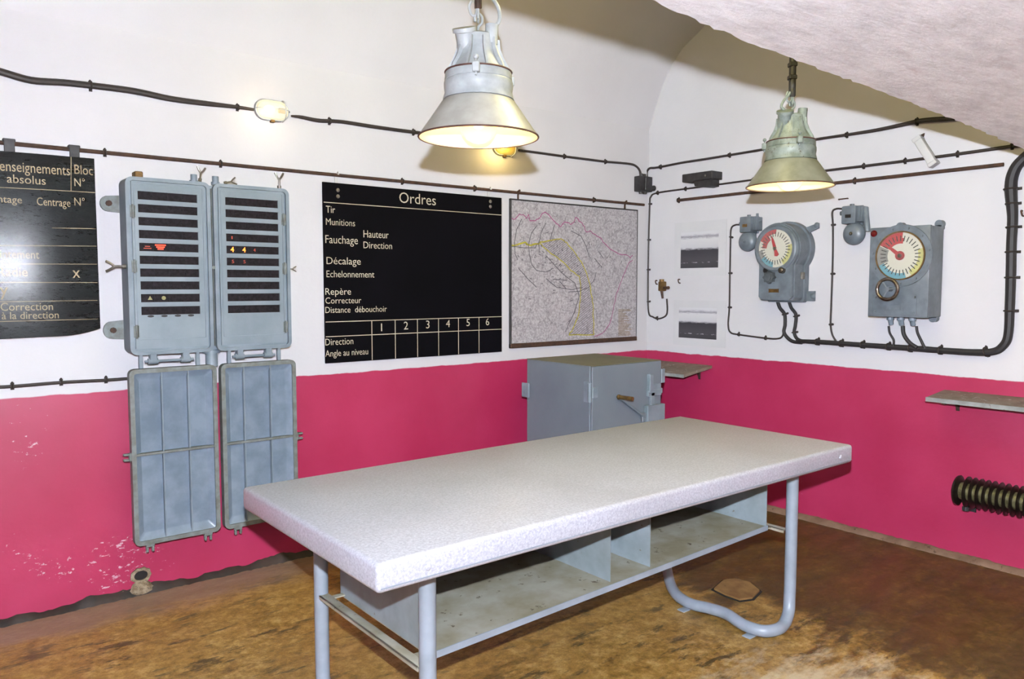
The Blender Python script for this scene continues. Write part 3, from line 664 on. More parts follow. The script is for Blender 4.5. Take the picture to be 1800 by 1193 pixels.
for px, py in ((654, 610), (695, 608), (734, 606), (771, 604), (806, 600), (842, 598)):
    X0, _ = wx(px, py); rule(mb, (X0, zt_), (X0, bz0+.003), .0021, D, cx_, bz0)
mb.build('ruled_lines', M['letters'], t, smooth=0)
for px, y1_, y2_, top in ((594, 334, 345, 313), (862, 354, 363, 336)):
    X0, Z0 = wx(px, y1_); _, Z1 = wx(px, y2_)
    st = MB(); st.box(X0-cx_-.014, X0-cx_+.014, -.008, -.002, bz1-bz0-.1, bz1-bz0+.055, .002, 1)
    st.tube([(X0-cx_, -.008, bz1-bz0+.05), (X0-cx_, -.03, bz1-bz0+.066), (X0-cx_, -.028, bz1-bz0+.05)], .006, 8, 3)
    st.build('hanging_strap', M['whiteplastic'], t)
    rv = MB(); rv.ball((X0-cx_, D, Z0-bz0), .012, (1, .4, 1), 12); rv.ball((X0-cx_, D, Z1-bz0), .012, (1, .4, 1), 12); rv.build('rivet', M['steel'], t)

# ------------------------------------------------------------------ glossy board at the left
lx0, lx1 = -5.35, -4.168; lz0, lz1 = 1.352, 2.232; lc = (lx0+lx1)/2
t = on_back('information_board', lc, lz0, 'glossy dark curling board with faded gold lettering at the left edge', 'board')
def bsurf(x):       # slight curl towards its right and lower edges
    u = (x-lx0)/(lx1-lx0); return -.022-.055*max(0.0, x+4.85)-.006*math.sin(u*9)
def bz_bot(x):
    u = (x-lx0)/(lx1-lx0); return lz0+(.035*((u-.85)/.15)**2 if u > .85 else 0)+.004*math.sin(u*9)
nu, nv = 40, 24; mb = MB(); fr = []; bk = []
for i in range(nu+1):
    x = lx0+(lx1-lx0)*i/nu; zb_ = bz_bot(x)
    fr.append([mb.bm.verts.new((x-lc, bsurf(x), zb_+(lz1-zb_)*j/nv-lz0)) for j in range(nv+1)])
    bk.append([mb.bm.verts.new((x-lc, bsurf(x)+.004, zb_+(lz1-zb_)*j/nv-lz0)) for j in range(nv+1)])
for i in range(nu):
    for j in range(nv):
        mb.bm.faces.new((fr[i][j], fr[i+1][j], fr[i+1][j+1], fr[i][j+1])); mb.bm.faces.new((bk[i][j], bk[i][j+1], bk[i+1][j+1], bk[i+1][j]))
for i in range(nu):
    for j in (0, nv): mb.bm.faces.new((fr[i][j], bk[i][j], bk[i+1][j], fr[i+1][j]))
for j in range(nv):
    for i in (0, nu): mb.bm.faces.new((fr[i][j], fr[i][j+1], bk[i][j+1], bk[i][j]))
mb.build('panel', M['glossboard'], t)
def wl(px, py):
    p = A(px, py, .03); return p.x, p.z
mb = MB()
for s_, l, b_, r, top in [('Renseignements', -13, 299, 121, 280.5), ('absolus', 12, 321, 79, 306), ('Bloc', 129, 306.5, 161, 290), ('N°', 129, 328, 147, 314), ('Centrage', 64, 361, 122, 347), ('N°', 129, 362, 147, 348),
                       ('Pointage', -30, 354, 38, 341), ('Pointement', -20, 453, 68, 438), ('Radie', -4, 485, 48, 469), ('x', 126, 488, 139, 468), ('y', 0, 519, 14, 497), ('Correction', 1, 546, 92, 532), ('à la direction', 3, 561, 102, 548)]:
    X0, Z0 = wl(l, b_); X1, _ = wl(r, b_); _, Z1 = wl(l, top)
    text_bm(mb, s_, X0-lc, Z0-lz0, X1-X0, Z1-Z0, 0, .0006, .0)
for (a, b_) in (((-40, 327), (165, 339.5)), ((90, 401), (166, 402.5)), ((-40, 431), (167, 433)), ((-40, 463.5), (168, 464.5)), ((-40, 496), (169, 496.5)), ((-40, 531), (169, 527.5)), ((-40, 566), (170, 560)), ((123, 277), (123, 337))):
    n_ = 14; p0, p1 = wl(*a), wl(*b_)
    for k in range(n_):
        f0, f1 = k/n_, (k+1)/n_
        rule(mb, (p0[0]+(p1[0]-p0[0])*f0, p0[1]+(p1[1]-p0[1])*f0), (p0[0]+(p1[0]-p0[0])*f1, p0[1]+(p1[1]-p0[1])*f1), .0014, 0, lc, lz0, .0005)
for v_ in mb.bm.verts: v_.co.y += bsurf(v_.co.x+lc)-.0006
mb.build('lettering', M['oldletters'], t, smooth=0)
for px in (17, 131):
    X0, _ = wl(px, 270)
    mb = MB(); mb.box(X0-lc-.022, X0-lc+.022, -.034, -.026, lz1-lz0-.02, lz1-lz0+.05, .002, 1); mb.box(X0-lc-.026, X0-lc+.026, -.034, 0, lz1-lz0+.045, lz1-lz0+.062, .003, 1)
    mb.build('hanging_strap', M['darkiron'], t)

# ------------------------------------------------------------------ map
mx0, mx1, mz0, mz1 = -1.50, -.155, 1.15, 2.228; mc = (mx0+mx1)/2
t = on_back('wall_map', mc, mz0, 'framed grey map with a hatched yellow zone hanging between board and corner', 'map')
YM = -.022
MB().box(mx0-mc+.004, mx1-mc-.004, YM, -.014, .01, mz1-mz0-.006).build('sheet', M['map'], t, smooth=0)
MB().box(mx0-mc, mx0-mc+.012, -.028, -.008, 0, mz1-mz0, .002, 1).build('frame', M['darkiron'], t)
MB().box(mx1-mc-.006, mx1-mc, -.028, -.008, 0, mz1-mz0, .002, 1).build('frame', M['darkiron'], t)
MB().box(mx0-mc, mx1-mc, -.028, -.008, mz1-mz0-.01, mz1-mz0, .002, 1).build('frame', M['darkiron'], t)
MB().box(mx0-mc, mx1-mc, -.032, -.004, 0, .034, .004, 1).build('bottom_batten', M['rust'], t)
for px in (912, 1100):
    p = A(px, 350, .02)
    MB().tube([(p.x-mc, -.012, mz1-mz0-.005), (p.x-mc, -.012, mz1-mz0+.035), (p.x-mc, -.03, mz1-mz0+.062), (p.x-mc-.02, -.034, mz1-mz0+.05)], .007, 8, 4).build('hanging_hook', M['rust'], t)
def mp(zx, zy):
    p = A(860+zx/3.729, 320+zy/3.729, -YM); return (p.x-mc, p.z-mz0)
def inkline(mb, pts, w, dash=None, raw=False):
    q = pts if raw else [mp(*p) for p in pts]
    for i, (a, b_) in enumerate(zip(q, q[1:])):
        if dash and i % 2: continue
        rule(mb, a, b_, w, YM, 0, 0, .0006)
def dens(pts, k=4, jit=0, rr=random.Random(2)):
    out = []
    for (ax, ay), (bx, by) in zip(pts, pts[1:]):
        for i in range(k): out.append((ax+(bx-ax)*i/k+rr.uniform(-jit, jit), ay+(by-ay)*i/k+rr.uniform(-jit, jit)))
    return out+[pts[-1]]
mb = MB()
inkline(mb, dens([(140, 235), (165, 245), (200, 210), (225, 215), (245, 235), (260, 215), (262, 250), (300, 250), (330, 235), (345, 205), (365, 195), (385, 215), (410, 240), (440, 270), (465, 295), (495, 258), (535, 275), (555, 265), (570, 232), (600, 265), (625, 290), (635, 325), (660, 320), (690, 345), (730, 370), (760, 405), (800, 440), (850, 470), (910, 480), (925, 500), (940, 480)], 3, 4), .0028)
inkline(mb, dens([(940, 512), (915, 525), (890, 590), (860, 660), (835, 730), (820, 800), (805, 880), (790, 930), (745, 990), (690, 1010)], 3, 2), .0024)
mb.build('frontier_line', M['magenta'], t, smooth=0)
zone = [(330, 395), (470, 370), (510, 400), (560, 460), (600, 520), (640, 600), (660, 680), (680, 800), (685, 1000), (525, 1000), (560, 940), (590, 850), (600, 700), (590, 620), (540, 580), (480, 520), (370, 440), (330, 395)]
mb = MB(); inkline(mb, dens(zone, 6, 3), .0042); inkline(mb, dens([(140, 412), (235, 398), (255, 412), (330, 405)], 5, 6), .0055)
inkline(mb, dens([(250, 600), (250, 600)], 1), .002) if False else None
mb.build('zone_outline', M['yellowink'], t, smooth=0)
def inside(x, y):
    c = False
    for (ax, ay), (bx, by) in zip(zone, zone[1:]):
        if (ay > y) != (by > y) and x < (bx-ax)*(y-ay)/(by-ay)+ax: c = not c
    return c
mb = MB()
for s_ in range(700, 1700, 15):          # diagonal hatching
    run = None
    for x in range(320, 700, 4):
        y = s_-x*.8
        if inside(x, y):
            if run is None: run = (x, y)
            last = (x, y)
        elif run:
            if last[0]-run[0] > 6: inkline(mb, [run, last], .0018)
            run = None
    if run and last[0]-run[0] > 6: inkline(mb, [run, last], .0018)
mb.build('zone_hatching', M['hatchink'], t, smooth=0)
mb = MB()
for c in ([(215, 240), (180, 310), (165, 400), (170, 470), (185, 510)], [(315, 280), (275, 335), (258, 410), (262, 470), (280, 540), (310, 580), (370, 590), (410, 570)], [(372, 268), (340, 330), (325, 400), (330, 460)], [(430, 280), (408, 340), (396, 400)],
          [(535, 320), (600, 352), (635, 420), (655, 490)], [(140, 420), (230, 430), (300, 430), (320, 400)], [(190, 560), (240, 620), (310, 690)], [(370, 630), (440, 690), (540, 705), (610, 690)], [(700, 590), (690, 640), (650, 690), (590, 715), (520, 720)],
          [(420, 636), (510, 644)], [(465, 655), (505, 700)], [(715, 455), (750, 500)], [(690, 500), (740, 560)], [(500, 980), (515, 940), (560, 850), (590, 750), (560, 660), (470, 590), (370, 480)]):
    inkline(mb, dens(c, 3, 1.5), .0026)
rr = random.Random(11)
for k in range(90):
    a = rr.uniform(0, 6.28); x = 440+rr.gauss(0, 130); y = 520+rr.gauss(0, 110)
    if x < 150 or y < 260: continue
    l_ = rr.uniform(5, 20); ang = math.atan2(y-420, x-400)+PI/2+rr.uniform(-.3, .3)
    inkline(mb, [(x, y), (x+l_*math.cos(ang), y+l_*math.sin(ang))], .0024)
mb.build('drawn_arcs', M['ink'], t, smooth=0)
mb = MB()
for k in range(22):
    y = 835+k*8; inkline(mb, [(846, y), (rr.uniform(870, 935), y+rr.uniform(-1, 1))], .002)
mb.build('legend', M['brownink'], t, smooth=0)

# ------------------------------------------------------------------ snapshots on the right wall
for k, (a, b_, c, d, lab) in enumerate([((1186, 392), (1276, 484), (1197, 409), (1262, 470), 'upper black and white landscape snapshot on white paper, right wall'),
                                        ((1184, 527), (1275, 612), (1193.5, 540), (1259, 597), 'lower, darker black and white landscape snapshot on white paper, right wall')]):
    p, q, r_, s_ = B(*a, .003), B(*b_, .003), B(*c, .005), B(*d, .005)
    t = on_right('photo_print', p.y, q.z, lab, 'photograph', 'snapshots pinned on the right wall')
    MB().box(0, p.y-q.y, -.003, -.001, 0, p.z-q.z).build('paper', M['paper'], t, smooth=0)
    MB().box(p.y-r_.y, p.y-s_.y, -.0045, -.003, s_.z-q.z, r_.z-q.z).build('picture', M['snap1' if k == 0 else 'snap2'], t, smooth=0)

# ------------------------------------------------------------------ signal cabinet
cx0, cx1, cz0, cz1, DEP = -4.053, -3.205, 1.25, 2.148, .15
cc = (cx0+cx1)/2
t = on_back('signal_cabinet', cc, 0, 'open blue-grey double signal cabinet with louvred indicator rows and hanging doors', 'cabinet')
mb = MB(); mb.poly(rrect(cx0-cc, -3.64-cc, cz0, cz1, .035, -.02, 5), (0, -(DEP-.028), 0)); mb.poly(rrect(-3.625-cc, cx1-cc, cz0, cz1, .035, -.02, 5), (0, -(DEP-.028), 0))
mb.box(-3.66-cc, -3.60-cc, -DEP+.02, -.02, cz0+.01, cz1-.012); mb.build('housing', M['bluegrey'], t)
def bay(x0, x1, sx0, sx1, sy):
    # raised rim, inset face made of slats, dark windows behind
    MB().ring(rrect(x0, x1, cz0, cz1, .035, -DEP+.008, 5), rrect(x0+.018, x1-.018, cz0+.018, cz1-.018, .02, -DEP+.008, 5), (0, -.016, 0)).build('bay_rim', M['bluegrey'], t)
    mb = MB(); yf, yb = -DEP-.002, -DEP+.010
    fx0, fx1, fz0, fz1 = x0+.028, x1-.028, cz0+.032, cz1-.022
    ztop = 2.079; pitch = .0648; hgt = .042
    mb.box(fx0, fx1, yf, yb, ztop, fz1); mb.box(fx0, sx0, yf, yb, fz0, ztop); mb.box(sx1, fx1, yf, yb, fz0, ztop)
    mb.box(sx0, sx1, yf, yb, fz0, ztop-9*pitch-hgt)
    for i in range(9): mb.box(sx0, sx1, yf, yb, ztop-(i+1)*pitch, ztop-i*pitch-hgt)
    face = mb.build('louvred_face', M['cab_face'], t, smooth=0)
    n = 4 if sy < 0 else 5
    for i in range(10):
        z1 = ztop-i*pitch; z0 = z1-hgt; mb = MB(); mb.box(sx0, sx1, yb-.004, yb-.001, z0, z1)
        for k in range(1, n):
            xk = sx0+(sx1-sx0)*k/n+random.uniform(-.006, .006); mb.box(xk-.002, xk+.002, yb-.007, yb-.003, z0, z1); mb.ball((xk, yb-.007, (z0+z1)/2), .003, n=6)
        mb.build('indicator_row', M['slot'], t, smooth=0)
    # door-leaf line, small hinges and screws on the face
    mb = MB(); e = .010
    o_ = rrect(fx0+e, fx1-e, fz0+.045, fz1-e, .004, yf, 2); i_ = rrect(fx0+e+.003, fx1-e-.003, fz0+.048, fz1-e-.003, .003, yf, 2)
    mb.ring(o_, i_, (0, -.003, 0)); mb.build('face_bead', M['bluegrey'], face)
    hx = fx0+.004 if sy < 0 else fx1-.004
    for hz in (1.975, 1.70, 1.37):
        mb = MB(); mb.cyl((hx, yf-.006, hz-.035), (hx, yf-.006, hz+.035), .005, n=10); mb.box(hx-.013, hx+.013, yf-.003, yf, hz-.03, hz+.03, .001, 1); mb.build('hinge', M['worn_rim'], t)
    return yf, yb, ztop, pitch, hgt
yf, yb, ztop, pitch, hgt = bay(cx0-cc, -3.64-cc, -3.995-cc, -3.706-cc, -1)
bay(-3.625-cc, cx1-cc, -3.560-cc, -3.268-cc, 1)
yi = yb-.0045
def row(i): return ztop-i*pitch-hgt/2
mb = MB(); zc = row(4)
for k, w_ in enumerate((.026, .02, .014)): mb.box(-3.893-cc-w_, -3.893-cc+w_, yi-.003, yi, zc+.012-k*.010-.003, zc+.012-k*.010+.003)
mb.build('lit_indicator', M['litred'], t, smooth=0)
mb = MB()
for k, w_ in enumerate((.012, .018)): mb.box(-3.955-cc-w_, -3.955-cc+w_, yi-.003, yi, zc+.004-k*.010-.002, zc+.004-k*.010+.002)
for xx in (-3.525, -3.462): text_bm(mb, '5', xx-cc-.006, row(5)-.008, .012, .018, yi-.002)
text_bm(mb, '4', -3.405-cc-.006, row(4)-.008, .012, .018, yi-.002); text_bm(mb, '1', -3.525-cc-.005, row(3)-.008, .006, .016, yi-.002)
mb.build('dim_indicator', M['litdim'], t, smooth=0)
mb = MB()
for xx in (-3.527, -3.463): text_bm(mb, '4', xx-cc-.009, row(4)-.012, .018, .026, yi-.002, .0008, .02)
mb.build('lit_digit', M['litorange'], t, smooth=0)
mb = MB(); mb.poly([(-3.962-cc, yi-.002, row(8)-.009), (-3.940-cc, yi-.002, row(8)-.009), (-3.951-cc, yi-.002, row(8)+.011)], (0, -.002, 0)); mb.cyl((-3.885-cc, yi, row(8)), (-3.885-cc, yi-.004, row(8)), .010, n=16)
mb.build('pale_marker', M['paleyellow'], t, smooth=0)
mb = MB()
for k in range(4): mb.poly([(xx+.016*math.cos(a), yf-.0006, 1.452-.005+.006*math.sin(a)) for a in [2*PI*q/14 for q in range(14)]], (0, -.0008, 0)) if (xx := (-3.952+.066*k-cc)) or True else None
mb.build('finger_slot', M['black'], t, smooth=0)
# spine seam, glands, lugs, wing bolts
mb = MB(); mb.box(-3.634-cc, -3.631-cc, -DEP-.002, -DEP+.02, cz0+.03, cz1-.03); mb.cyl((-3.632-cc, -DEP, 1.70), (-3.632-cc, -DEP-.01, 1.70), .009, n=12); mb.build('centre_seam', M['worn_rim'], t)
for xx in (-3.70, -3.588):
    mb = MB(); mb.cyl((xx-cc, -.085, cz1-.005), (xx-cc, -.085, cz1+.045), .017, n=14); mb.cyl((xx-cc, -.085, cz1+.0), (xx-cc, -.085, cz1+.014), .024, n=8); mb.build('cable_gland', M['bluegrey'], t)
def wingbolt(x, z, ang, s=1.0, y=-.12):
    rot = Matrix.Translation((x, y, z)) @ Matrix.Rotation(ang, 4, 'Y') @ Matrix.Scale(s, 4)
    mb = MB(); T_ = lambda q: rot @ Vector(q)
    mb.cyl(T_((0, 0, 0)), T_((0, 0, .055)), .006*s, n=10); mb.cyl(T_((0, 0, -.004)), T_((0, 0, .016)), .012*s, n=10)
    mb.tube([T_((-.026, 0, .092)), T_((-.014, 0, .07)), T_((0, 0, .055)), T_((.014, 0, .07)), T_((.026, 0, .092))], .006*s, 8, 3)
    mb.build('wing_bolt', M['steel'], t)
wingbolt(-3.68-cc, cz1+.01, R(8), .8); wingbolt(-3.245-cc, cz1+.004, 0, .95); wingbolt(-3.55-cc, cz1+.01, R(75), .7)
wingbolt(cx0-cc, 1.70, R(-90), 1.0); wingbolt(cx1-cc, 1.70, R(90), .55)
mb = MB(); mb.box(cx0+.05-cc, cx0+.09-cc, -.14, -.08, cz1-.01, cz1+.03, .004, 1); mb.build('top_lug', M['brass'], t)
for zz, sc in ((2.02, 1), (1.375, 1.15)):
    mb = MB(); pts = [(cx0-cc+.02, 0, zz-.045*sc), (cx0-cc-.05, 0, zz-.04*sc)] + [(cx0-cc-.05+.038*sc*math.cos(R(a)), 0, zz+.04*sc*math.sin(R(a))) for a in range(250, 109, -20)] + [(cx0-cc+.02, 0, zz+.045*sc)]
    mb.poly(pts, (0, -.022, 0)); lug = mb.build('mounting_lug', M['worn_rim'], t)
    MB().cyl((cx0-cc-.05, -.02, zz), (cx0-cc-.05, -.036, zz), .015, n=8).build('bolt', M['rust'], lug)
# fat stub pipe under the spine, tying into the wall
mb = MB(); mb.cyl((-3.635-cc, -.09, cz0+.01), (-3.635-cc, -.09, cz0-.085), .032, n=20); mb.cyl((-3.635-cc, -.09, cz0+.005), (-3.635-cc, -.09, cz0-.012), .046, n=20); mb.build('stub_pipe', M['bluegrey'], t)
# hinges with horizontal pins
for ax in (-3.86, -3.415):
    a = ax-cc
    mb = MB(); zc = cz0-.035
    mb.cyl((a-.125, -.145, zc), (a+.115, -.145, zc), .007, n=12)
    for s_ in (-.085, .075): mb.box(a+s_-.018, a+s_+.018, -.16, -.12, zc-.008, cz0+.008, .004, 1); mb.cyl((a+s_-.026, -.145, zc), (a+s_+.022, -.145, zc), .016, n=14)
    for s_ in (-.145, .135): mb.box(a+s_-.010, a+s_+.010, -.156, -.134, zc-.035, zc+.038, .003, 1)
    mb.build('door_hinge', M['bluegrey'], t)
def cabdoor(x0, x1, side):
    z1, z0 = 1.178, .262; w = .022; d = -.105
    O = rrect(x0, x1, z0, z1, .03, d, 5); I = rrect(x0+w, x1-w, z0+w, z1-w, .014, d, 5)
    mb = MB(); mb.ring(O, I, (0, -.045, 0)); drim = mb.build('door', M['worn_rim'], t)
    # inner tray, edges slope up to the rim
    mb = MB(); I1 = [(x, d-.036, z) for x, y, z in rrect(x0+w-.002, x1-w+.002, z0+w-.002, z1-w+.002, .014, 0, 5)]; I2 = [(x, d-.010, z) for x, y, z in rrect(x0+w+.03, x1-w-.03, z0+w+.035, z1-w-.035, .012, 0, 5)]
    va = [mb.bm.verts.new(p) for p in I1]; vb = [mb.bm.verts.new(p) for p in I2]; vc = [mb.bm.verts.new((p[0], d+.006, p[2])) for p in I1]
    n = len(va); mb.bm.faces.new(vb); mb.bm.faces.new(vc[::-1])
    for k in range(n): j = (k+1) % n; mb.bm.faces.new((va[k], va[j], vb[j], vb[k])); mb.bm.faces.new((va[k], vc[k], vc[j], va[j]))
    mb.build('tray', M['door_in'], drim)
    ww = x1-x0
    for f in (.36, .665) if side < 0 else (.30, .655):
        xx = x0+ww*f; MB().box(xx-.0035, xx+.0035, d-.034, d-.004, z0+w, z1-w, .001, 1).build('stiffening_rib', M['bluegrey'], drim)
    zz = (z0+z1)/2+.015; MB().box(x0+w, x1-w, d-.040, d-.004, zz-.006, zz+.006, .001, 1).build('cross_rib', M['worn_rim'], drim)
    def fork(x, z, ang):
        m_ = Matrix.Translation((x, d-.03, z)) @ Matrix.Rotation(ang, 4, 'Y'); mb = MB()
        mb.box(-.022, .022, -.01, .01, -.014, .006, .003, 1, m_); 
        for s_ in (-.014, .014): mb.box(s_-.006, s_+.006, -.01, .01, -.04, -.012, .003, 1, m_)
        mb.build('latch_fork', M['worn_rim'], drim)
    fork(x0+.075, z0-.002, 0); fork(x1-.065, z0-.002, 0)
    if side < 0: fork(x0+.002, .73, R(90))
    else: fork(x1-.002, .73, R(-90))
    # pivot each leaf so that it hangs slightly off the wall
    return drim
cabdoor(-4.062-cc, -3.628-cc, -1); cabdoor(-3.605-cc, -3.180-cc, 1)

# ------------------------------------------------------------------ steel safe and its lock gear
sx0, sx1, sy0, sy1, sh = -1.563, -.902, -.932, -.29, 1.1
scx, scy = (sx0+sx1)/2, (sy0+sy1)/2
t = thing('metal_safe', (scx, scy, 0), 0, 'grey steel safe standing in the corner behind the table', 'safe')
X0, X1, Y0, Y1 = sx0-scx, sx1-scx, sy0-scy, sy1-scy
MB().box(X0, X1, Y0+.022, Y1, FZ, sh-.004, .003, 1).build('body', M['safe'], t)
MB().box(X0, X1, Y0+.004, Y1, sh-.004, sh, .001, 1).build('top_plate', M['safe_top'], t, label='dusty olive top of the safe')
dr = MB().box(X0+.003, X1-.003, Y0, Y0+.020, .05, sh-.006, .002, 1).build('door', M['safe'], t)
for hz in (.93, .30):
    mb = MB(); mb.cyl((X0-.012, Y0+.01, hz-.06), (X0-.012, Y0+.01, hz+.06), .015, n=14); mb.box(X0-.008, X0+.001, Y0+.01, Y0+.07, hz-.065, hz+.065, .002, 1); mb.box(X0-.004, X0+.045, Y0-.010, Y0+.0, hz-.035, hz+.035, .004, 1)
    mb.build('hinge', M['bluegrey'], dr, label='pale round-barrelled hinge')
# crank handle with brass grip
hx_, hz_ = -1.44-scx, .93
hp = hit(1090, 698, 1, sy0-.03); hx_, hz_ = hp.x-scx, hp.z
mb = MB(); q = hit(1135, 733, 1, sy0-.02); mb.tube([(hx_, Y0-.02, hz_), (q.x-scx, Y0-.014, q.z)], .010, 10, 1); mb.box(q.x-scx-.03, q.x-scx+.03, Y0-.02, Y0, q.z-.03, q.z+.03, .004, 1); hd = mb.build('handle', M['safe'], dr)
mb = MB(); mb.cyl((hx_, Y0-.02, hz_), (hx_+.012, Y0-.13, hz_), .0135, n=16); mb.ball((hx_+.001, Y0-.02, hz_), .017, n=12); mb.build('grip', M['brass'], hd, label='worn brass grip')
# bolt gear at the opening edge
mb = MB()
for a, b_, c, d, th in ((1141, 1147, 658, 689, .03), (1140, 1163, 686, 694, .02), (1145, 1151, 690, 716, .02), (1136, 1166, 713, 737, .035), (1148, 1164, 676, 688, .012)):
    p, q = hit(a, c, 1, sy0-.02), hit(b_, d, 1, sy0-.02); mb.box(p.x-scx, q.x-scx, Y0-th, Y0, q.z, p.z, .003, 1)
mb.build('bolt_gear', M['bluegrey'], dr)
mb = MB()
for c, d in ((648, 672), (712, 734)):
    p, q = hit(1163, c, 1, sy0), hit(1169, d, 1, sy0); MB().box(X1-.002, X1+.035, Y0-.004, Y0+.012, q.z, p.z, .003, 1).build('hasp', M['bluegrey'], t)
for zz in (.94, .87): MB().box(X1-.002, X1+.016, Y0+.0, Y0+.02, zz, zz+.035, .003, 1).build('keeper', M['bluegrey'], t)
mb = MB(); p = hit(925, 685, 0, sx0); 
mb.box(X0-.012, X0+.0, Y1-.03, Y1+.045, p.z-.05, p.z+.05, .003, 1); mb.box(X0-.016, X0-.011, Y1+.012, Y1+.018, p.z-.03, p.z+.03); mb.build('wall_lug', M['bluegrey'], t)

# ------------------------------------------------------------------ plank shelves on the right wall
def plank(name, y0, y1, zw, drop, dep, label, brk):
    t = on_right(name, (y0+y1)/2, zw, label, 'shelf'); L_ = abs(y1-y0)/2
    a = [(-L_, 0, 0), (-L_, -dep, -drop), (-L_, -dep, -drop-.022), (-L_, 0, -.022)]
    MB().poly(a, (2*L_, 0, 0)).build('plank', M['dusty_wood'], t, smooth=0)
    MB().poly([(-L_-.002, -dep+.002, -drop+.0015), (-L_-.002, -dep-.006, -drop+.0005), (-L_-.002, -dep-.006, -drop-.024), (-L_-.002, -dep+.002, -drop-.024)], (2*L_+.004, 0, 0)).build('front_edge', M['wood_edge'], t, smooth=0)
    for bx in brk:
        mb = MB(); mb.poly([(bx-.01, -.002, -.023), (bx-.01, -dep*.85, -drop*.85-.023), (bx-.01, -dep*.85, -drop*.85-.04), (bx-.01, -.03, -.05), (bx-.01, -.002, -.12)], (.02, 0, 0)); mb.build('bracket', M['rust'], t, smooth=0)
    return t
plank('wall_shelf', -.14, -.675, .982, .048, .345, 'small dusty plank shelf sagging from the right wall beside the safe', (-.1, .15))
plank('wall_shelf', -2.388, -3.35, .972, .024, .245, 'weathered grey plank shelf on the right wall above the radiator', (-.40, .3))

# ------------------------------------------------------------------ finned radiator
ry0 = -2.53; t = on_right('finned_radiator', ry0, .40, 'dark finned tube radiator fixed low on the right wall', 'radiator')
rc = -.11; LR = 1.0
MB().cyl((.0, rc, 0), (LR, rc, 0), .05, n=28).build('core_tube', M['radcore'], t)
mb = MB(); mb.lathe([(.001, -.012), (.07, -.012), (.086, -.004), (.088, .006), (.07, .012), (.045, .018), (.001, .018)], (0, 0, 0), 36, 'x'); mb.xf(Matrix.Translation((0, rc, 0))); fl = mb.build('end_flange', M['radiator'], t)
MB().cyl((-.03, rc, 0), (-.01, rc, 0), .008, n=8).build('bleed_pin', M['brass'], fl)
for k in range(27):
    x = .052+k*.0345
    mb = MB(); mb.lathe([(.049, x-.005), (.086, x-.0025), (.090, x), (.086, x+.0025), (.049, x+.005)], (0, 0, 0), 32, 'x'); mb.xf(Matrix.Translation((0, rc, 0))); mb.build('fin', M['radiator'], t)
for bx in (.045, .80):
    mb = MB(); mb.box(bx-.018, bx+.018, -.12, 0, -.115, -.09, .003, 1); mb.cyl((bx, -.11, -.115), (bx, -.11, -.085), .014, n=12); mb.box(bx-.018, bx+.018, -.012, 0, -.14, -.02, .002, 1); mb.build('bracket', M['darkiron'], t)
mb = MB(); text_bm(mb, '415', -.03, -.015, .06, .028, 0, .001); mb.xf(Matrix.Translation((-.0125, rc, 0)) @ Matrix.Rotation(R(-90), 4, 'Z')); mb.build('cast_number', M['steel'], fl, smooth=0)

# ------------------------------------------------------------------ dials
def disc_sector(mb, c, y, r0, r1, a0, a1, th=.001):
    n = max(2, int(abs(a1-a0)/6)+1); o = []; i = []
    for k in range(n+1):
        a = R(a0+(a1-a0)*k/n); o.append((c[0]+r1*math.cos(a), y, c[1]+r1*math.sin(a))); i.append((c[0]+r0*math.cos(a), y, c[1]+r0*math.sin(a)))
    mb.poly(o+i[::-1], (0, -th, 0))
def dialface(par, c, y, r, secs, ptr_ang, ptr_len, tail):
    f = MB().cyl((c[0], y+.004, c[1]), (c[0], y, c[1]), r, n=56).build('dial_face', M['dial'], par)
    for m_, r0, r1, a0, a1 in secs:
        mb = MB(); disc_sector(mb, c, y, r*r0, r*r1, a0, a1); mb.build('dial_sector', M[m_], f, smooth=0)
    mb = MB()
    for k in range(30):
        a = R(12*k+6); w = .045*r; r0, r1 = r*.62, r*.86
        d = Vector((math.cos(a), 0, math.sin(a))); n_ = Vector((-d.z, 0, d.x))*w*.45; p = Vector((c[0], y-.0012, c[1]))
        mb.poly([p+d*r0+n_, p+d*r1+n_, p+d*r1-n_, p+d*r0-n_], (0, -.0006, 0))
    mb.build('tick_marks', M['black'], f, smooth=0)
    a = R(ptr_ang); d = Vector((math.cos(a), 0, math.sin(a))); n_ = Vector((-d.z, 0, d.x)); p = Vector((c[0], y-.004, c[1]))
    mb = MB(); mb.poly([p-n_*r*.09-d*r*.02, p-n_*r*.07+d*r*ptr_len*.6, p+d*r*ptr_len, p+n_*r*.07+d*r*ptr_len*.6, p+n_*r*.09-d*r*.02], (0, -.003, 0))
    if tail: mb.poly([p+n_*r*.05, p+n_*r*.13-d*r*tail, p-d*r*(tail+.06), p-n_*r*.13-d*r*tail, p-n_*r*.05], (0, -.003, 0))
    else: mb.cyl(p, p+Vector((0, -.004, 0)), r*.2, n=20)
    mb.build('pointer', M['red'], par)
    mb = MB().cyl(p, p+Vector((0, -.010, 0)), r*.085, n=16); mb.build('hub', M['steel'], par)
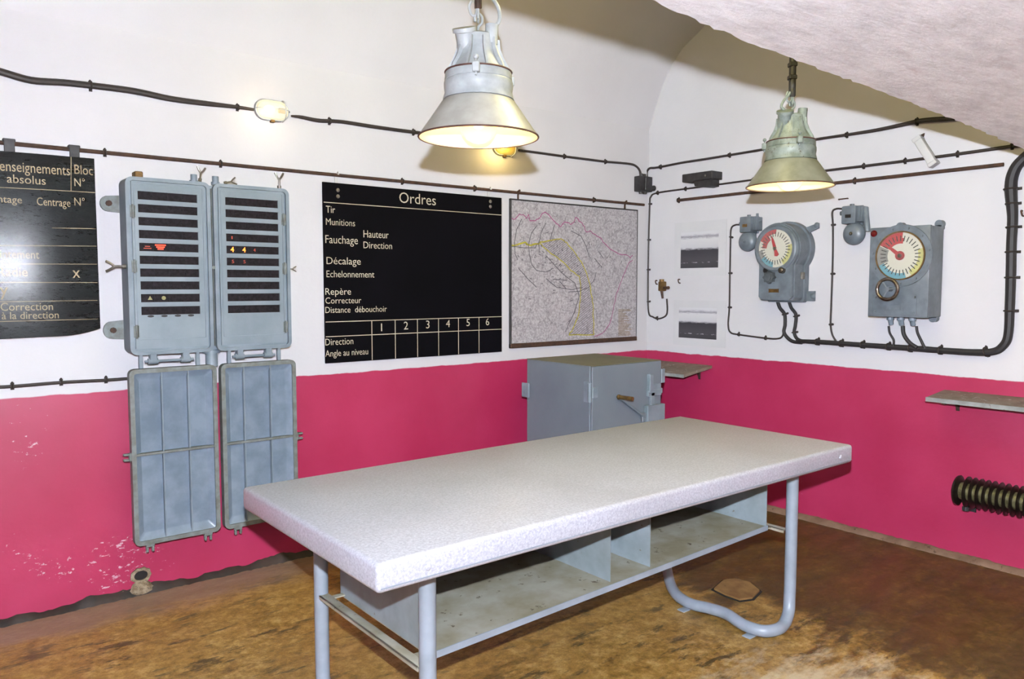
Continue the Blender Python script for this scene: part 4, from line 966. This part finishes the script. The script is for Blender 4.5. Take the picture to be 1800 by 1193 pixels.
# round-topped dial
DP = .19
t = on_right('telegraph_dial', -1.325, 1.862, 'round-topped grey order dial with red pointer, left of the two dials', 'dial')
def keyhole(R_, hw, zb_, y):
    pts = []; a0 = math.degrees(math.asin(hw/R_))
    for k in range(33): a = R(-90+a0+(360-2*a0)*k/32); pts.append((R_*math.cos(a), y, R_*math.sin(a)))
    return pts+[(-hw, y, zb_+.02), (-hw+.02, y, zb_), (hw-.02, y, zb_), (hw, y, zb_+.02)]
mb = MB(); mb.poly(keyhole(.178, .138, -.362, -.05), (0, -(DP-.085), 0)); mb.build('case', M['gauge'], t)
mb = MB(); mb.poly(keyhole(.192, .15, -.375, -.0), (0, -.05, 0)); mb.build('back_case', M['gauge'], t)
mb = MB(); K1 = keyhole(.170, .130, -.355, -DP+.035); mb.poly(K1, (0, -.022, 0)); mb.build('front_plate', M['gauge'], t)
mb = MB(); mb.lathe([(.128, DP-.014), (.132, DP), (.150, DP+.002), (.160, DP-.006), (.162, DP-.014), (.128, DP-.014)], (0, 0, 0), 64, 'y'); mb.build('bezel', M['gauge'], t)
dialface(t, (0, 0), -DP+.006, .132, [('red', .76, 1.0, 88, 155), ('red', .52, .78, 122, 178), ('dialgrey', .76, 1.0, 186, 214), ('dialblue', .72, 1.0, 214, 262), ('dialyellow', .74, 1.0, 300, 372)], 108, .72, .38)
mb = MB(); mb.cyl((0, -DP-.0005, 0), (0, -DP-.002, 0), .131, n=48); mb.build('dial_glass', M['dialglass'], t)
# knob, lens, window, name plate
mb = MB(); kn = (-.035, -.20); n_ = 40
pts = [(kn[0]+(.040+.005*math.cos(8*a))*math.cos(a), -DP+.013, kn[1]+(.040+.005*math.cos(8*a))*math.sin(a)) for a in [2*PI*k/n_ for k in range(n_)]]
mb.poly(pts, (0, -.034, 0)); mb.cyl((kn[0], -DP-.02, kn[1]), (kn[0], -DP-.03, kn[1]), .026, n=20); mb.build('knob', M['knob'], t)
MB().cyl((-.075, -DP+.013, -.152), (-.075, -DP+.004, -.152), .018, n=20).build('sight_hole', M['black'], t)
mb = MB(); mb.cyl((.055, -DP+.013, -.152), (.055, -DP-.010, -.152), .024, .020, 24); mb.ball((.055, -DP-.008, -.152), .018, (1, .5, 1), 16); mb.build('lens', M['chrome'], t)
MB().box(-.045, .03, -DP+.010, -DP+.008-.002, -.305, -.28, .001, 1).build('name_plate', M['brass'], t)
for a, z_ in ((.165, .135), (.15, -.33)):
    mb = MB(); mb.poly([(a-.03, -.002, z_-.035), (a+.055, -.002, z_-.035 if z_ < 0 else z_+.0), (a+.055, -.002, z_+.035), (a-.03, -.002, z_+.035 if z_ < 0 else z_+.01)], (0, -.022, 0)); mb.ball((a+.045, -.02, z_+(.02 if z_ > 0 else 0)), .02, (1, .6, 1), 12); mb.build('mounting_lug', M['gauge'], t)
for k in range(6):
    a = R(20+k*24); mb = MB(); mb.cyl((.166*math.cos(a), -.1, .166*math.sin(a)), (.166*math.cos(a), -.158, .166*math.sin(a)), .007, n=8); mb.build('bolt', M['gauge'], t)
MB().box(.138, .152, -.09, -.055, -.215, -.165, .003, 1).build('side_plate', M['steel'], t)

# square dial box
DP2 = .2
t = on_right('telegraph_dial', -2.18, 1.69, 'square grey order dial box with brass-rimmed handwheel, right of the two dials', 'dial')
MB().box(-.178, .178, -DP2, -.015, -.275, .268, .006, 2).build('case', M['gauge'], t)
MB().box(-.180, .180, -DP2-.004, -DP2+.020, -.278, .271, .004, 2).build('front_plate', M['gauge'], t)
mb = MB(); dc = (.010, .095); mb.lathe([(.145, DP2), (.147, DP2+.009), (.186, DP2+.009), (.188, DP2+.004), (.188, DP2), (.145, DP2)], (0, 0, 0), 64, 'y'); mb.xf(Matrix.Translation((dc[0], 0, dc[1]))); mb.build('dial_flange', M['gauge'], t)
dialface(t, dc, -DP2-.006, .140, [('red', .76, 1.0, 85, 152), ('red', .52, .76, 80, 150), ('dialgrey', .76, 1.0, 154, 205), ('dialgrey', .55, .76, 154, 205), ('dialblue', .76, 1.0, 205, 286), ('dialyellow', .76, 1.0, 300, 378)], 141, .72, 0)
mb = MB(); mb.cyl((dc[0], -DP2-.014, dc[1]), (dc[0], -DP2-.0155, dc[1]), .144, n=48); mb.build('dial_glass', M['dialglass'], t)
mb = MB(); mb.lathe([(.140, DP2+.004), (.140, DP2+.017), (.147, DP2+.017), (.149, DP2+.004)], (0, 0, 0), 64, 'y'); mb.xf(Matrix.Translation((dc[0], 0, dc[1]))); mb.build('bezel', M['brass'], t)
for k in range(11):
    a = R(10+k*360/11); MB().cyl((dc[0]+.168*math.cos(a), -DP2, dc[1]+.168*math.sin(a)), (dc[0]+.168*math.cos(a), -DP2-.016, dc[1]+.168*math.sin(a)), .0085, n=10).build('bolt', M['gauge'], t)
mb = MB(); mb.cyl((-.155, -DP2, .236), (-.155, -DP2-.010, .236), .020, n=20); mb.ball((-.155, -DP2-.008, .236), .017, (1, .5, 1), 16); mb.build('red_lens', M['redlens'], t)
wc = (-.040, -.108)
mb = MB(); mb.lathe([(.062+.011*math.cos(R(q)), .001+.011*math.sin(R(q))) for q in range(0, 361, 30)], (0, 0, 0), 48, 'y'); mb.xf(Matrix.Translation((wc[0], -DP2-.05, wc[1]))); hw = mb.build('handwheel', M['chrome'], t, label='bright metal rim of the handwheel')
mb = MB(); mb.cyl((wc[0], -DP2, wc[1]), (wc[0], -DP2-.055, wc[1]), .014, n=16)
for a in (90+35, 90+155, 90+275): mb.tube([(wc[0], -DP2-.05, wc[1]), (wc[0]+.060*math.cos(R(a)), -DP2-.05, wc[1]+.060*math.sin(R(a)))], .006, 8, 1)
mb.build('spoke', M['gauge'], hw)
mb = MB(); mb.ring(rrect(-.155, .115, -.262, -.135, .012, -DP2-.004, 3), rrect(-.150, .110, -.257, -.14, .010, -DP2-.004, 3), (0, -.003, 0)); mb.build('cover_plate', M['gauge'], t)
for a, z_ in ((-.135, -.248), (.095, -.248), (.1, -.155), (-.135, -.158)): MB().cyl((a, -DP2-.004, z_), (a, -DP2-.012, z_), .0085, n=10).build('bolt', M['gauge'], t)
mb = MB(); mb.box(-.065, .022, -DP2-.008, -DP2-.004, -.235, -.205, .001, 1); text_bm(mb, 'ORDRES', -.055, -.228, .065, .014, -DP2-.008) if False else None; mb.build('name_plate', M['gauge'], t)
for a in (-.075, .155):
    mb = MB(); zz = .285; mb.box(a-.022, a+.022, -.04, 0, .25, zz, .006, 1); mb.cyl((a, -.04, zz), (a, 0, zz), .024, n=18); mb.build('mounting_lug', M['gauge'], t)
mb = MB(); mb.cyl((.14, -.04, -.285), (.14, 0, -.285), .024, n=18); mb.box(.116, .164, -.04, 0, -.285, -.26, .004, 1); mb.build('mounting_lug', M['gauge'], t)
for a in (-.085, -.02, .05):
    mb = MB(); mb.cyl((a, -.055-.05, -.27), (a, -.055-.05, -.30), .022, n=16); mb.cyl((a, -.105, -.298), (a, -.09, -.328), .015, n=16); mb.build('cable_gland', M['bluegrey'], t)

# ------------------------------------------------------------------ bells
def bell(y, z, gong_dx, label, horn):
    t = on_right('alarm_bell', y, z, label, 'bell', 'alarm bells')
    mb = MB(); mb.box(-.062, .035, -.10, -.01, -.06, .055, .008, 2); mb.build('case', M['gauge'], t)
    mb = MB(); mb.box(-.068, .041, -.012, 0, -.066, .061, .004, 1); mb.cyl((-.015, -.05, .05), (-.015, -.05, .07), .014, n=12); mb.build('back_plate', M['gauge'], t)
    mb = MB(); mb.box(.036, .075, -.085, -.01, -.05, .05, .006, 2)
    for k in range(4): mb.box(.038+k*.010, .042+k*.010, -.092, -.01, -.045, .045, .001, 1)
    mb.build('coil_cover', M['gauge'], t)
    MB().box(-.035, .005, -.1025, -.099, -.022, .0, .001, 1).build('name_plate', M['brass'] if not horn else M['black'], t)
    gx, gz = gong_dx, -.125
    mb = MB(); mb.lathe([(.072, .055), (.074, .060), (.070, .078), (.055, .094), (.032, .104), (.001, .107), ], (0, 0, 0), 40, 'y'); mb.lathe([(.072, .055), (.068, .058), (.05, .088), (.001, .098)], (0, 0, 0), 40, 'y')
    mb.xf(Matrix.Translation((gx, 0, gz))); mb.build('gong', M['gauge'], t)
    mb = MB(); mb.cyl((gx, 0, gz), (gx, -.112, gz), .009, n=12); mb.ball((gx, -.110, gz), .011, n=10); mb.build('gong_bolt', M['steel'] if horn else M['gauge'], t)
    mb = MB(); mb.box(gx-.02, gx+.03, -.03, 0, gz, -.04, .004, 1); mb.build('gong_arm', M['gauge'], t)
    if horn:
        mb = MB(); mb.tube([(.075, -.05, .04), (.09, -.06, -.05), (.098, -.06, -.115)], .018, 12, 3); mb.build('striker_housing', M['gauge'], t)
    else:
        mb = MB(); mb.cyl((.055, -.05, .05), (.055, -.05, .075), .010, n=10); mb.cyl((.074, -.06, .02), (.10, -.06, .02), .005, n=8); mb.build('adjusting_screw', M['gauge'], t)
    MB().cyl((-.095, -.045, .01 if not horn else .015), (-.06, -.045, .01 if not horn else .015), .014, n=12).build('cable_gland', M['gauge'], t)
    return t
p = B(1318, 394, .06); bell(p.y+.0, p.z, -.01, 'grey alarm bell left of the round-topped dial', False)
p = B(1500, 377, .06); bell(p.y, p.z, .012, 'grey alarm bell upper left of the square dial box', True)

# ------------------------------------------------------------------ floor and wall damage
p = A(247, 1008)
t = on_back('drain_outlet', p.x, FZ, 'broken plaster outlet hole at the foot of the back wall', 'outlet')
rr = random.Random(4); mb = MB()
mb.ball((0, -.01, .03), .05, (1.15, .7, .8), 18)
for v_ in mb.bm.verts: v_.co += Vector((rr.uniform(-.006, .006), rr.uniform(-.005, .005), rr.uniform(-.005, .005)))
for v_ in mb.bm.verts: v_.co.z = max(v_.co.z, 0)
mb.build('plaster_lump', M['plaster'], t)
mb = MB(); o_ = []; i_ = []
for k in range(20): a = 2*PI*k/20; o_.append((.052*math.cos(a)*rr.uniform(.9, 1.1), -.001, .1+.042*math.sin(a)*rr.uniform(.9, 1.1))); i_.append((.034*math.cos(a), -.001, .1+.026*math.sin(a)))
mb.ring(o_, i_, (0, -.012, 0)); mb.build('plaster_rim', M['plaster'], t)
MB().poly(i_, (0, -.003, 0)).build('hole', M['hole'], t)
sp_ = [(1255, 1037), (1272, 1022), (1290, 1019), (1318, 1026), (1335, 1040), (1322, 1053), (1300, 1056), (1275, 1047)]
pts = [hit(x, y, 2, FZ) for x, y in sp_]; c0 = sum(pts, Vector())/len(pts)
st = MB().poly([p_-c0+Vector((0, 0, .001)) for p_ in pts], (0, 0, .011)).build('loose_floor_slab', paint('loose_slab_concrete', (170, 132, 74), (140, 100, 50), .7, 0, 14, (90, 66, 40), .64, .5, 40))
st.location = c0; gp = MB().poly([(p_-c0)*1.13+Vector((0, 0, .0008)) for p_ in pts], (0, 0, .0018)).build('dark_gap', M['hole'], st)
tag(st, 'small loose ochre slab in the floor under the far end of the table', 'floor slab')

# ------------------------------------------------------------------ lights
FLASH = 158.0
LAMP = 13
def light(name, kind, loc, energy, color, size, par=None):
    d = bpy.data.lights.new(name, kind); d.energy = energy; d.color = color; d.shadow_soft_size = size
    o = bpy.data.objects.new(name, d); col.objects.link(o); o.location = loc
    if par: o.parent = par
    return o
FL = light('camera_flash', 'POINT', CAM+Vector((0, 0, .20)), 1.0, (.87, .93, 1.04), .02)
FL.data.use_nodes = True; nt = FL.data.node_tree; em = nt.nodes['Emission']
fo = nt.nodes.new('ShaderNodeLightFalloff'); fo.inputs['Strength'].default_value = FLASH
fo2 = nt.nodes.new('ShaderNodeLightFalloff'); fo2.inputs['Strength'].default_value = FLASH*.2
ad = nt.nodes.new('ShaderNodeMath'); ad.operation = 'ADD'
nt.links.new(fo.outputs['Linear'], ad.inputs[0]); nt.links.new(fo2.outputs['Constant'], ad.inputs[1]); nt.links.new(ad.outputs[0], em.inputs['Strength'])
for pl in (P1, P2):
    light('lamp_light', 'POINT', (0, 0, .02), LAMP, (1.0, .80, .38), .03, pl)
light('wall_light_glow', 'POINT', A(476, 193, .12), 1.2, (1.0, .78, .45), .03)
light('wall_light_glow', 'POINT', A(889, 262, .12), 3.0, (1.0, .72, .25), .03)
light('warm_fill_light', 'POINT', (-5.7, -2.3, 2.7), 10, (1.0, .86, .36), .12)  # unseen warm fill added on the left to tint the shade yellow
light('warm_fill_light', 'POINT', (-.9, -4.4, 1.95), 22, (1.0, .84, .34), .12)  # unseen warm light without a fitting, yellows the right wall
light('warm_fill_light', 'POINT', (-2.5, -2.45, 3.3), 76, (1.0, .89, .38), .25)  # unseen fill added behind the lip to yellow the vault and lamp shadows
w = bpy.data.worlds.new('World'); bpy.context.scene.world = w; w.use_nodes = True
w.node_tree.nodes['Background'].inputs[0].default_value = (.5, .45, .36, 1); w.node_tree.nodes['Background'].inputs[1].default_value = .05

# ------------------------------------------------------------------ camera
cd = bpy.data.cameras.new('Camera'); cam = bpy.data.objects.new('Camera', cd); col.objects.link(cam)
cd.sensor_width = 36; cd.lens = F/1800*36; cd.clip_start = .05
fwd = Vector((VX.z, VY.z, VZ.z)); right_ = Vector((VX.x, VY.x, VZ.x)); up = -Vector((VX.y, VY.y, VZ.y))
cam.matrix_world = Matrix.Translation(CAM) @ Matrix((right_, up, -fwd)).transposed().to_4x4()
sc = bpy.context.scene; sc.camera = cam
sc.view_settings.view_transform = 'Standard'; sc.view_settings.look = 'None'; sc.view_settings.gamma = 1; sc.view_settings.use_curve_mapping = False
sc.view_settings.exposure = 0.0
sc.cycles.max_bounces = 10; sc.cycles.diffuse_bounces = 2; sc.cycles.transparent_max_bounces = 12
